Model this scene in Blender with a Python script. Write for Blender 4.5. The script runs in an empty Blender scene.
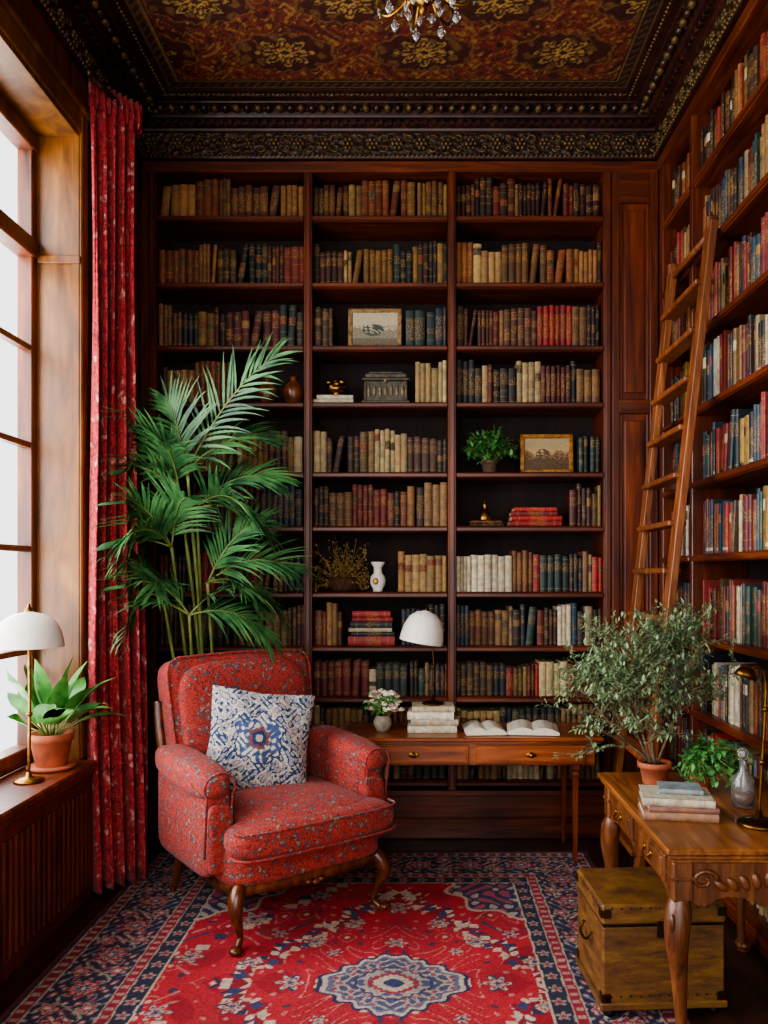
import bpy, math, random
import numpy as np
from mathutils import Vector, Matrix
R=random.Random(11)
pi=math.pi
def lin(h,k=1.0):
    h=h.lstrip('#'); o=[]
    for i in (0,2,4):
        c=int(h[i:i+2],16)/255.0
        c=c/12.92 if c<=0.04045 else ((c+0.055)/1.055)**2.4
        o.append(c*k)
    return tuple(o)
def l4(h,a=1.0): return lin(h)+(a,)

# ------------------------------------------------------------------ mesh builder
class MB:
    def __init__(s):
        s.v=[];s.f=[];s.m=[];s.s=[];s.c=[];s.T=Matrix();s.anyc=False
    def add(s,vs,fs,mat=0,smooth=False,col=None):
        o=len(s.v);T=s.T
        s.v.extend([tuple(T@Vector(p)) for p in vs])
        for k,f in enumerate(fs):
            s.f.append([o+i for i in f]);s.m.append(mat);s.s.append(smooth)
            if col is None: s.c.append((1,1,1,1))
            else:
                s.anyc=True
                s.c.append(col[k] if isinstance(col,list) else col)
    def box(s,c,size,mat=0,b=0.004,rot=None,col=None):
        hx,hy,hz=[q/2 for q in size]
        b=min(b,hx*.45,hy*.45,hz*.45)
        M=rot if rot is not None else Matrix.Identity(3)
        vs=[];ix={}
        for sx in(-1,1):
            for sy in(-1,1):
                for sz in(-1,1):
                    for a in range(3):
                        p=[sx*(hx-b),sy*(hy-b),sz*(hz-b)]
                        p[a]=(sx*hx,sy*hy,sz*hz)[a]
                        ix[(sx,sy,sz,a)]=len(vs)
                        vs.append(Vector(c)+M@Vector(p))
        fs=[]
        for a in range(3):
            u,v=[q for q in range(3) if q!=a]
            for sg in(-1,1):
                q=[]
                for su,sv in((-1,-1),(1,-1),(1,1),(-1,1)):
                    k=[0,0,0];k[a]=sg;k[u]=su;k[v]=sv;q.append(ix[tuple(k)+(a,)])
                fs.append(q)
        for a in range(3):
            u,v=[q for q in range(3) if q!=a]
            for su in(-1,1):
                for sv in(-1,1):
                    k0=[0,0,0];k0[a]=-1;k0[u]=su;k0[v]=sv
                    k1=list(k0);k1[a]=1
                    fs.append([ix[tuple(k0)+(u,)],ix[tuple(k1)+(u,)],ix[tuple(k1)+(v,)],ix[tuple(k0)+(v,)]])
        for sx in(-1,1):
            for sy in(-1,1):
                for sz in(-1,1): fs.append([ix[(sx,sy,sz,a)] for a in range(3)])
        s.add(vs,fs,mat,False,col)
    def bx(s,x0,x1,y0,y1,z0,z1,mat=0,b=0.004,col=None):
        s.box(((x0+x1)/2,(y0+y1)/2,(z0+z1)/2),(abs(x1-x0),abs(y1-y0),abs(z1-z0)),mat,b,None,col)
    def beam(s,p0,p1,w,t,mat=0,up=(0,0,1),b=0.003,col=None):
        p0=Vector(p0);p1=Vector(p1);z=(p1-p0);L=z.length;z.normalize()
        u=Vector(up);x=u.cross(z)
        if x.length<1e-4: x=Vector((1,0,0)).cross(z)
        x.normalize();y=z.cross(x)
        M=Matrix((x,y,z)).transposed()
        s.box((p0+p1)/2,(w,t,L),mat,b,M,col)
    def lathe(s,prof,c,seg=24,mat=0,rot=None,smooth=True,col=None,sc=(1,1),caps=True):
        M=rot if rot is not None else Matrix.Identity(3)
        vs=[];fs=[];n=len(prof)
        for r,z in prof:
            for k in range(seg):
                a=2*pi*k/seg
                vs.append(Vector(c)+M@Vector((r*math.cos(a)*sc[0],r*math.sin(a)*sc[1],z)))
        for i in range(n-1):
            for k in range(seg):
                fs.append([i*seg+k,i*seg+(k+1)%seg,(i+1)*seg+(k+1)%seg,(i+1)*seg+k])
        if caps and prof[0][0]>1e-5: fs.append(list(range(seg))[::-1])
        if caps and prof[-1][0]>1e-5: fs.append([(n-1)*seg+k for k in range(seg)])
        s.add(vs,fs,mat,smooth,col)
    def tube(s,pts,rad,seg=8,mat=0,sc=(1,1),col=None,up=None):
        pts=[Vector(p) for p in pts];n=len(pts)
        if not hasattr(rad,'__len__'): rad=[rad]*n
        vs=[];fs=[];ref=Vector(up) if up else Vector((0.13,0.31,0.94))
        t0=(pts[1]-pts[0]).normalized()
        if abs(t0.dot(ref))>.95: ref=Vector((1,0.1,0))
        for i in range(n):
            t=(pts[min(i+1,n-1)]-pts[max(i-1,0)])
            if t.length<1e-9:t=Vector((0,0,1))
            t.normalize()
            x=ref-t*ref.dot(t)
            if x.length<1e-5:x=Vector((1,0,0))
            x.normalize();y=t.cross(x);ref=x
            for k in range(seg):
                a=2*pi*k/seg
                vs.append(pts[i]+x*math.cos(a)*rad[i]*sc[0]+y*math.sin(a)*rad[i]*sc[1])
        for i in range(n-1):
            for k in range(seg):
                fs.append([i*seg+k,i*seg+(k+1)%seg,(i+1)*seg+(k+1)%seg,(i+1)*seg+k])
        fs.append(list(range(seg))[::-1]);fs.append([(n-1)*seg+k for k in range(seg)])
        s.add(vs,fs,mat,True,col)
    def ell(s,c,r,mat=0,seg=10,rings=6,rot=None,col=None):
        prof=[(math.sin(pi*i/rings),-math.cos(pi*i/rings)) for i in range(rings+1)]
        M=rot if rot is not None else Matrix.Identity(3)
        M=M@Matrix.Diagonal(Vector(r))
        prof[0]=(0.0,-1);prof[-1]=(0.0,1)
        s.lathe(prof,c,seg,mat,M,True,col)
    def soft(s,c,h,m=5,mat=0,rot=None,n=12,fn=None,col=None):
        M=rot if rot is not None else Matrix.Identity(3)
        idx={};vs=[];fs=[]
        def g(k):
            if k not in idx:
                q=[2*t/n-1 for t in k]
                q=[math.copysign(abs(t)**0.85,t) for t in q]
                d=sum(abs(t)**m for t in q)**(1/m)
                p=Vector([q[i]/d*h[i] for i in range(3)])
                if fn:p=fn(p)
                idx[k]=len(vs);vs.append(Vector(c)+M@p)
            return idx[k]
        for a in range(3):
            u,v=[q for q in range(3) if q!=a]
            for e in(0,n):
                for i in range(n):
                    for j in range(n):
                        q=[]
                        for di,dj in((0,0),(1,0),(1,1),(0,1)):
                            k=[0,0,0];k[a]=e;k[u]=i+di;k[v]=j+dj;q.append(g(tuple(k)))
                        if (e==0)^(a==1): q=q[::-1]
                        fs.append(q)
        s.add(vs,fs,mat,True,col)
    def plate(s,outline,fn,t0,t1,mat=0,col=None):
        n=len(outline)
        vs=[fn(u,v,t0) for u,v in outline]+[fn(u,v,t1) for u,v in outline]
        fs=[list(range(n))[::-1],[n+i for i in range(n)]]
        for i in range(n): fs.append([i,(i+1)%n,n+(i+1)%n,n+i])
        s.add(vs,fs,mat,False,col)
    def leaf(s,base,d,L,W,droop=0.3,mat=0,seg=5,side=None,fold=0.2,shape=0.8,col=None):
        d=Vector(d).normalized();p=Vector(base)
        if side is None: side=d.cross(Vector((0,0,1)))
        side=Vector(side)
        if side.length<1e-3: side=Vector((1,0,0))
        side.normalize()
        vs=[];fs=[]
        for i in range(seg+1):
            t=i/seg
            w=W*math.sin(pi*min(1,(t*0.94+0.06))**shape)*0.5
            if i==seg:w=W*0.01
            nrm=side.cross(d)
            vs+= [p-side*w+nrm*w*fold,p,p+side*w+nrm*w*fold]
            d=(d+Vector((0,0,-droop/seg))).normalized()
            p=p+d*L/seg
        for i in range(seg):
            a=i*3
            fs+=[[a,a+1,a+4,a+3],[a+1,a+2,a+5,a+4]]
        s.add(vs,fs,mat,True,col)
    def done(s,name,mats,recalc=True,parent=None):
        me=bpy.data.meshes.new(name)
        me.from_pydata(s.v,[],s.f);me.update()
        for m in mats: me.materials.append(m)
        me.polygons.foreach_set('material_index',s.m)
        me.polygons.foreach_set('use_smooth',s.s)
        if s.anyc:
            ca=me.color_attributes.new(name='Col',type='FLOAT_COLOR',domain='CORNER')
            ln=[len(f) for f in s.f]
            arr=np.repeat(np.array(s.c,dtype=np.float32),ln,axis=0)
            ca.data.foreach_set('color',arr.ravel())
        if recalc:
            import bmesh
            bm=bmesh.new();bm.from_mesh(me)
            bmesh.ops.recalc_face_normals(bm,faces=bm.faces);bm.to_mesh(me);bm.free()
        ob=bpy.data.objects.new(name,me);bpy.context.scene.collection.objects.link(ob)
        if parent:ob.parent=parent
        return ob
def rz(a):return Matrix.Rotation(a,3,'Z')
def rx(a):return Matrix.Rotation(a,3,'X')
def ry(a):return Matrix.Rotation(a,3,'Y')
def cat(P,n=6):
    P=[np.array(p,float) for p in P];Q=[P[0]*2-P[1]]+P+[P[-1]*2-P[-2]];o=[]
    for i in range(1,len(Q)-2):
        for k in range(n):
            t=k/n;a,b,c,d=Q[i-1],Q[i],Q[i+1],Q[i+2]
            o.append(0.5*((2*b)+(-a+c)*t+(2*a-5*b+4*c-d)*t*t+(-a+3*b-3*c+d)*t**3))
    o.append(P[-1]);return o

# ------------------------------------------------------------------ materials
def nm(name):
    m=bpy.data.materials.new(name);m.use_nodes=True
    nt=m.node_tree;b=nt.nodes['Principled BSDF'];return m,nt,b
def nn(nt,t,**k):
    n=nt.nodes.new(t)
    for a,v in k.items():
        if a in n.inputs: n.inputs[a].default_value=v
        else: setattr(n,a,v)
    return n
def coords(nt,scale=(1,1,1)):
    tc=nn(nt,'ShaderNodeTexCoord');mp=nn(nt,'ShaderNodeMapping')
    mp.inputs['Scale'].default_value=scale
    nt.links.new(tc.outputs['Object'],mp.inputs['Vector']);return mp.outputs['Vector']
def ramp(nt,fac,stops,interp='LINEAR'):
    r=nn(nt,'ShaderNodeValToRGB');cr=r.color_ramp;cr.interpolation=interp
    while len(cr.elements)<len(stops):cr.elements.new(0.5)
    for e,(p,c) in zip(cr.elements,stops):
        e.position=p;e.color=c if len(c)==4 else c+(1,)
    nt.links.new(fac,r.inputs['Fac']);return r.outputs['Color']
def mix(nt,f,a,b,mode='MIX'):
    n=nn(nt,'ShaderNodeMixRGB');n.blend_type=mode
    for s,v in((0,f),(1,a),(2,b)):
        if isinstance(v,(int,float,tuple)): n.inputs[s].default_value=v if not isinstance(v,tuple) else (v if len(v)==4 else v+(1,))
        else: nt.links.new(v,n.inputs[s])
    return n.outputs[0]
def bump(nt,b,h,st=0.3,dist=0.01):
    n=nn(nt,'ShaderNodeBump');n.inputs['Strength'].default_value=st;n.inputs['Distance'].default_value=dist
    nt.links.new(h,n.inputs['Height']);nt.links.new(n.outputs[0],b.inputs['Normal'])
def wood(name,c,scale=(25,25,1.5),rough=.4,coat=.08):
    m,nt,b=nm(name);v=coords(nt,scale)
    n=nn(nt,'ShaderNodeTexNoise',Scale=1.0,Detail=7.0,Roughness=.62,Distortion=1.2);nt.links.new(v,n.inputs['Vector'])
    col=ramp(nt,n.outputs['Fac'],[(.28,lin(c[0])),(.5,lin(c[1])),(.72,lin(c[2]))])
    v2=coords(nt,(1.3,1.3,1.3));n2=nn(nt,'ShaderNodeTexNoise',Scale=1.6,Detail=3.0);nt.links.new(v2,n2.inputs['Vector'])
    sh=ramp(nt,n2.outputs['Fac'],[(.3,(.62,.62,.62)),(.7,(1.15,1.1,1.05))])
    col=mix(nt,1.0,col,sh,'MULTIPLY');nt.links.new(col,b.inputs['Base Color'])
    b.inputs['Roughness'].default_value=rough;b.inputs['Coat Weight'].default_value=coat;b.inputs['Coat Roughness'].default_value=.25
    bump(nt,b,n.outputs['Fac'],.12,.004);return m
def plain(name,c,rough=.5,metal=0,var=.15,nscale=30,trans=0,bmp=0):
    m,nt,b=nm(name);v=coords(nt)
    n=nn(nt,'ShaderNodeTexNoise',Scale=float(nscale),Detail=4.0);nt.links.new(v,n.inputs['Vector'])
    L=lin(c) if isinstance(c,str) else c
    a=tuple(x*(1-var*2) for x in L);d=tuple(min(1,x*(1+var*1.6)) for x in L)
    nt.links.new(ramp(nt,n.outputs['Fac'],[(.3,a),(.7,d)]),b.inputs['Base Color'])
    b.inputs['Roughness'].default_value=rough;b.inputs['Metallic'].default_value=metal
    b.inputs['Transmission Weight'].default_value=trans
    if bmp: bump(nt,b,n.outputs['Fac'],bmp,.01)
    return m
MAH=('260b04','59240c','7c3c1a')
w_v=wood('mahogany_vertical',MAH,(22,22,1.3))
w_h=wood('mahogany_horizontal',MAH,(1.3,22,22))
w_y=wood('mahogany_depth',('2a0d05','61280f','84421e'),(22,1.3,22))
w_pan=wood('mahogany_panel',('2e1008','66290e','86441c'),(16,16,1.0))
w_jamb=wood('window_oak',('4c2a0b','804e1a','a2702f'),(9,9,1.6),.42)
w_frame=wood('window_frame_wood',('331507','6a3212','8c4a1e'),(14,14,1.2),.38)
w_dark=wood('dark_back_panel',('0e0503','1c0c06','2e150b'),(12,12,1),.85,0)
w_lad=wood('ladder_wood',('4c240e','83481f','a8693a'),(30,30,2),.5)
w_desk=wood('desk_wood',('4a1d09','86421a','ae642c'),(1.6,22,22),.32,.25)
w_deskv=wood('desk_wood_vertical',('3c1506','6c2f10','8e4a1e'),(24,24,2),.32,.25)
w_rd=wood('carved_desk_wood',('4e2a10','8a5228','b27840'),(20,1.8,20),.34,.25)
w_rdv=wood('carved_desk_leg_wood',('3a1c0b','704020','965e30'),(24,24,3),.38,.2)
w_chr=wood('walnut_frame',('2c1206','5e2e10','885022'),(20,20,6),.3,.4)
w_rad=wood('radiator_wood',('2c0f08','5c281a','7a3c28'),(22,22,1.5),.4)
brass=plain('aged_brass','9a7030',.34,1.0,.25,40)
dbrass=plain('dark_bronze','4a3418',.4,.9,.25,40)
iron=plain('dark_iron','1d1a18',.5,.6)
terra=plain('terracotta','a8593a',.8,0,.12,25,bmp=.1)
white=plain('white_enamel','efe8da',.35,0,.03)
cream=plain('cream_ceramic','e2ddd0',.3,0,.05)
paper=plain('paper','d9cfba',.8,0,.05,60)
soil=plain('soil','21150c',.95,0,.3,60,bmp=.5)
blackp=plain('black_ceramic','15130f',.35)
brownc=plain('brown_glaze','6a3a1c',.25,0,.3,18)
def leafmat(name,c1,c2,rough=.45,sc=8):
    m,nt,b=nm(name);v=coords(nt)
    n=nn(nt,'ShaderNodeTexNoise',Scale=float(sc),Detail=2.0);nt.links.new(v,n.inputs['Vector'])
    nt.links.new(ramp(nt,n.outputs['Fac'],[(.35,lin(c1)),(.65,lin(c2))]),b.inputs['Base Color'])
    b.inputs['Roughness'].default_value=rough
    return m
g_palm=leafmat('palm_green','1f4a28','54864c',.4,9)
g_stem=leafmat('palm_stem','5b6f33','8d9650')
g_olive=leafmat('olive_leaf','4c6a42','98b084',.5,22)
g_ivy=leafmat('ivy_leaf','2c5e2e','5c984e',.5,22)
g_broad=leafmat('broad_leaf','2a6a2c','6aac52',.38,14)
g_shelf=leafmat('shelf_plant_leaf','2c6030','5c944c',.45,22)
bark=plain('bark','6f5a44',.85,0,.25,50)
dry=plain('dried_twig','6e5526',.8,0,.35,40)
blossom=plain('cream_blossom','efe2cf',.6,0,.08,60)
blossom2=plain('pink_blossom','d9b4a6',.6,0,.15,60)
def vcol(name,rough=.6,noise=0.0,nscale=200,bmp=0,sheen=0):
    m,nt,b=nm(name)
    at=nn(nt,'ShaderNodeAttribute');at.attribute_name='Col'
    out=at.outputs['Color']
    v=coords(nt);n=nn(nt,'ShaderNodeTexNoise',Scale=float(nscale),Detail=3.0);nt.links.new(v,n.inputs['Vector'])
    if noise:
        sh=ramp(nt,n.outputs['Fac'],[(.3,(1-noise,)*3),(.7,(1+noise,)*3)]);out=mix(nt,1.0,out,sh,'MULTIPLY')
    nt.links.new(out,b.inputs['Base Color']);b.inputs['Roughness'].default_value=rough
    b.inputs['Sheen Weight'].default_value=sheen
    if bmp:bump(nt,b,n.outputs['Fac'],bmp,.004)
    return m
m_rug=vcol('rug_wool',.95,.30,110,.5,.0)
m_ceil=vcol('painted_ceiling',.7,.35,45,.2)
m_pil=vcol('pillow_print',.9,.15,260,.2)
m_pnt=vcol('oil_painting',.5,.2,120,.1)
# books
m_book,nt,b=nm('book_covers')
at=nn(nt,'ShaderNodeAttribute');at.attribute_name='Col'
v=coords(nt,(130,130,330));n=nn(nt,'ShaderNodeTexNoise',Scale=1.0,Detail=2.0);nt.links.new(v,n.inputs['Vector'])
g1=nn(nt,'ShaderNodeMath',operation='GREATER_THAN');nt.links.new(at.outputs['Alpha'],g1.inputs[0]);g1.inputs[1].default_value=.9
g2=nn(nt,'ShaderNodeMath',operation='GREATER_THAN');nt.links.new(at.outputs['Alpha'],g2.inputs[0]);g2.inputs[1].default_value=.4
g3=nn(nt,'ShaderNodeMath',operation='GREATER_THAN');nt.links.new(n.outputs['Fac'],g3.inputs[0]);g3.inputs[1].default_value=.56
g4=nn(nt,'ShaderNodeMath',operation='MULTIPLY');nt.links.new(g2.outputs[0],g4.inputs[0]);nt.links.new(g3.outputs[0],g4.inputs[1])
g5=nn(nt,'ShaderNodeMath',operation='MAXIMUM');nt.links.new(g1.outputs[0],g5.inputs[0]);nt.links.new(g4.outputs[0],g5.inputs[1])
g6=nn(nt,'ShaderNodeMath',operation='MULTIPLY');nt.links.new(g5.outputs[0],g6.inputs[0]);g6.inputs[1].default_value=.75
v2=coords(nt);n2=nn(nt,'ShaderNodeTexNoise',Scale=35.0,Detail=5.0);nt.links.new(v2,n2.inputs['Vector'])
sh=ramp(nt,n2.outputs['Fac'],[(.3,(.6,.6,.6)),(.7,(1.25,1.22,1.15))])
base=mix(nt,1.0,at.outputs['Color'],sh,'MULTIPLY')
col=mix(nt,g6.outputs[0],base,lin('a87c3a'))
nt.links.new(col,b.inputs['Base Color']);b.inputs['Roughness'].default_value=.55
# fabrics
def fabric(name,base,dk,spots,scale=24,thr=(.22,.34,.42),sel0=.35,warp=.06,gs=2.2):
    m,nt,b=nm(name);v=coords(nt)
    n=nn(nt,'ShaderNodeTexNoise',Scale=scale*.9,Detail=3.0,Distortion=.6);nt.links.new(v,n.inputs['Vector'])
    mv=nn(nt,'ShaderNodeVectorMath',operation='MULTIPLY_ADD');nt.links.new(n.outputs['Color'],mv.inputs[0]);mv.inputs[1].default_value=(warp,)*3;nt.links.new(v,mv.inputs[2])
    vo=nn(nt,'ShaderNodeTexVoronoi',Scale=float(scale));nt.links.new(mv.outputs[0],vo.inputs['Vector'])
    n3=nn(nt,'ShaderNodeTexNoise',Scale=scale*gs,Detail=3.0,Distortion=2.0);nt.links.new(v,n3.inputs['Vector'])
    ground=ramp(nt,n3.outputs['Fac'],[(.0,lin(dk)),(.43,lin(dk)),(.45,lin(base)),(.54,lin(base)),(.555,lin(spots[2])),(.60,lin(spots[2])),(.62,lin(base))])
    mot=ramp(nt,vo.outputs['Distance'],[(0,lin(spots[0])),(thr[0]*.5,lin(spots[1])),(thr[0],lin(spots[0])),(thr[1],lin(dk))],'CONSTANT')
    msk=ramp(nt,vo.outputs['Distance'],[(thr[1],(1,1,1)),(thr[2],(0,0,0))],'CONSTANT')
    sep=nn(nt,'ShaderNodeSeparateColor');nt.links.new(vo.outputs['Color'],sep.inputs[0])
    sel=ramp(nt,sep.outputs[0],[(0,(0,0,0)),(sel0,(1,1,1))],'CONSTANT')
    f=mix(nt,1.0,msk,sel,'MULTIPLY')
    nt.links.new(mix(nt,f,ground,mot),b.inputs['Base Color'])
    b.inputs['Roughness'].default_value=.88;b.inputs['Sheen Weight'].default_value=.05
    n4=nn(nt,'ShaderNodeTexNoise',Scale=350.0,Detail=2.0);nt.links.new(v,n4.inputs['Vector'])
    bump(nt,b,n4.outputs['Fac'],.25,.003);return m
f_chair=fabric('armchair_print','9a2a22','641a18',('3c4a58','a07a50','a84a3c'),36,(.24,.38,.44),.35)
f_curt=fabric('curtain_print','a8242a','701218',('b25450','cc9484','bc4a48'),17,(.22,.36,.44),.3,.13,1.8)

# ------------------------------------------------------------------ dimensions
XL=-1.60; XR=1.36; YB=4.57; ZC=4.13; YN=-1.2
m=MB();m.bx(-2.0,2.0,YN,5.0,-.1,0,0,0)
m_floor,nt,b=nm('dark_floorboards');v=coords(nt,(1,1,1))
br=nn(nt,'ShaderNodeTexBrick',Scale=1.0);mp=nn(nt,'ShaderNodeMapping');mp.inputs['Rotation'].default_value=(0,0,pi/2);nt.links.new(v,mp.inputs['Vector']);nt.links.new(mp.outputs[0],br.inputs['Vector'])
br.inputs['Brick Width'].default_value=1.4;br.inputs['Row Height'].default_value=.12;br.inputs['Mortar Size'].default_value=.003
br.inputs['Color1'].default_value=l4('2a170e');br.inputs['Color2'].default_value=l4('3a2114');br.inputs['Mortar'].default_value=l4('0a0503')
v3=coords(nt,(20,1.5,20));n=nn(nt,'ShaderNodeTexNoise',Scale=1.0,Detail=6.0);nt.links.new(v3,n.inputs['Vector'])
nt.links.new(mix(nt,1.0,br.outputs['Color'],ramp(nt,n.outputs['Fac'],[(.3,(.6,.6,.6)),(.7,(1.3,1.3,1.3))]),'MULTIPLY'),b.inputs['Base Color']);b.inputs['Roughness'].default_value=.38
m.done('floor',[m_floor])
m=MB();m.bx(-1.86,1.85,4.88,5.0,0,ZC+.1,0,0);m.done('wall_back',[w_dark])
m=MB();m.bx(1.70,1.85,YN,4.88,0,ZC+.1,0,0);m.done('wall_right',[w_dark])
WY0,WY1,WZ0,WZ1=.9,3.75,.60,3.56
XO=-1.862
m=MB()
m.bx(XO,XL,WY1,4.88,0,ZC+.1,0,0);m.bx(XO,XL,YN,WY0,0,ZC+.1,0,0)
m.bx(XO,XL,WY0,WY1,0,WZ0,0,0);m.bx(XO,XL,WY0,WY1,WZ1,ZC+.1,0,0)
m.done('wall_left',[w_pan])
m=MB()
m.bx(XO,XL+.012,WY1-.018,WY1,WZ0+.04,WZ1,0,.003)
m.bx(XO,XL+.012,WY0,WY1-.018,WZ1-.018,WZ1,0,.003)
m.bx(-1.78,XL+.02,WY1-.034,WY1-.018,2.95,2.985,0,.004)
m.bx(-1.78,XL+.014,WY1-.026,WY1-.018,.64,.72,0,.004)
m.bx(XL-.02,XL+.012,WY1-.024,WY1-.016,.64,WZ1,0,.003)
m.bx(XL,XL+.025,WY1-.02,WY1+.05,.64,WZ1+.09,0,.006)
m.bx(XL,XL+.025,WY0,WY1-.02,WZ1,WZ1+.09,0,.006)
m.bx(XL,XL+.04,WY0,WY1+.06,WZ1+.09,WZ1+.12,0,.006)
m.done('trim_1',[w_jamb])
# window
m_glass,nt,b=nm('window_glass');nt.nodes.remove(b)
o=nt.nodes['Material Output'];tr=nn(nt,'ShaderNodeBsdfTransparent');gl=nn(nt,'ShaderNodeBsdfGlossy',Roughness=.02);ms=nn(nt,'ShaderNodeMixShader');ms.inputs[0].default_value=.04
nt.links.new(tr.outputs[0],ms.inputs[1]);nt.links.new(gl.outputs[0],ms.inputs[2]);nt.links.new(ms.outputs[0],o.inputs[0])
m=MB();X0,X1=-1.86,-1.785
ys=[3.715,3.17,2.62,2.07,1.52,.97]
for i,y in enumerate(ys): m.bx(X0,X1,y-(.030 if i in(0,5) else .022),y+(.017 if i==0 else .022),.64,3.54,0,.006)
for z,t in((.68,.08),(3.01,.085),(3.50,.08)): m.bx(X0-.0,X1+.012,.95,3.732,z-t/2,z+t/2,0,.006)
for z in(1.15,1.62,2.10,2.55,): m.bx(X0+.02,X1-.01,.95,3.72,z-.014,z+.014,0,.004)
m.add([(-1.845,.95,.65),(-1.845,3.73,.65),(-1.845,3.73,3.54),(-1.845,.95,3.54)],[[0,1,2,3]],1)
m.done('window_1',[w_frame,m_glass])
# sill and radiator cover
m=MB()
m.bx(-1.785,-1.50,WY0+.01,3.735,.602,.64,0,.008);m.bx(-1.60,-1.515,WY0+.01,3.735,.575,.602,0,.005)
m.done('trim_2',[w_pan])
m=MB();x=-1.53
m.bx(-1.598,x,3.69,3.735,0,.575,0,.004);m.bx(-1.598,x,.92,.97,0,.575,0,.004)
m.bx(-1.57,x,.97,3.69,0,.07,0,.004);m.bx(-1.57,x,.97,3.69,.515,.575,0,.004)
y=1.0
while y<3.68: m.bx(-1.56,x+.004,y,y+.022,.07,.515,0,.003);y+=.045
m.bx(-1.597,-1.58,.97,3.69,.02,.57,1,.001)
for yy in(1.8,2.7): m.bx(-1.57,x+.008,yy-.03,yy+.03,.0,.575,0,.004)
m.done('radiator_cover',[w_rad,w_dark])

# ------------------------------------------------------------------ painted grids
def grid_obj(name,x0,x1,y0,y1,z,nx,ny,fn,mat,up=True,skirt=0.0):
    xs=np.linspace(x0,x1,nx);ys=np.linspace(y0,y1,ny)
    X,Y=np.meshgrid(xs,ys);Z=np.full_like(X,z)
    co=np.stack([X,Y,Z],-1).reshape(-1,3)
    C=fn(X,Y).reshape(-1,3)
    i=np.arange(nx*ny).reshape(ny,nx)
    F=np.stack([i[:-1,:-1],i[:-1,1:],i[1:,1:],i[1:,:-1]],-1).reshape(-1,4)
    if not up:F=F[:,::-1]
    V=co.tolist();F=F.tolist();C=C.tolist()
    if skirt:
        o=len(V);V+=[(x0,y0,z-skirt),(x1,y0,z-skirt),(x1,y1,z-skirt),(x0,y1,z-skirt)];C+=[lin('3a2a2a')]*4
        c=[0,nx-1,nx*ny-1,nx*(ny-1)]
        for k in range(4): F.append([o+k,o+(k+1)%4,c[(k+1)%4],c[k]])
    me=bpy.data.meshes.new(name);me.from_pydata(V,[],F);me.update();me.materials.append(mat)
    ca=me.color_attributes.new(name='Col',type='FLOAT_COLOR',domain='POINT')
    ca.data.foreach_set('color',np.concatenate([np.array(C,np.float32),np.ones((len(C),1),np.float32)],1).ravel())
    ob=bpy.data.objects.new(name,me);bpy.context.scene.collection.objects.link(ob);return ob
A=lambda h:np.array(lin(h))
def rose(x,y,r,n,ph=0,k=.25):
    return np.hypot(x,y)/(r*(1-k+k*np.cos(n*np.arctan2(y,x)+ph)))
RX0,RX1,RY0,RY1=-1.42,.90,1.45,4.33
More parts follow.
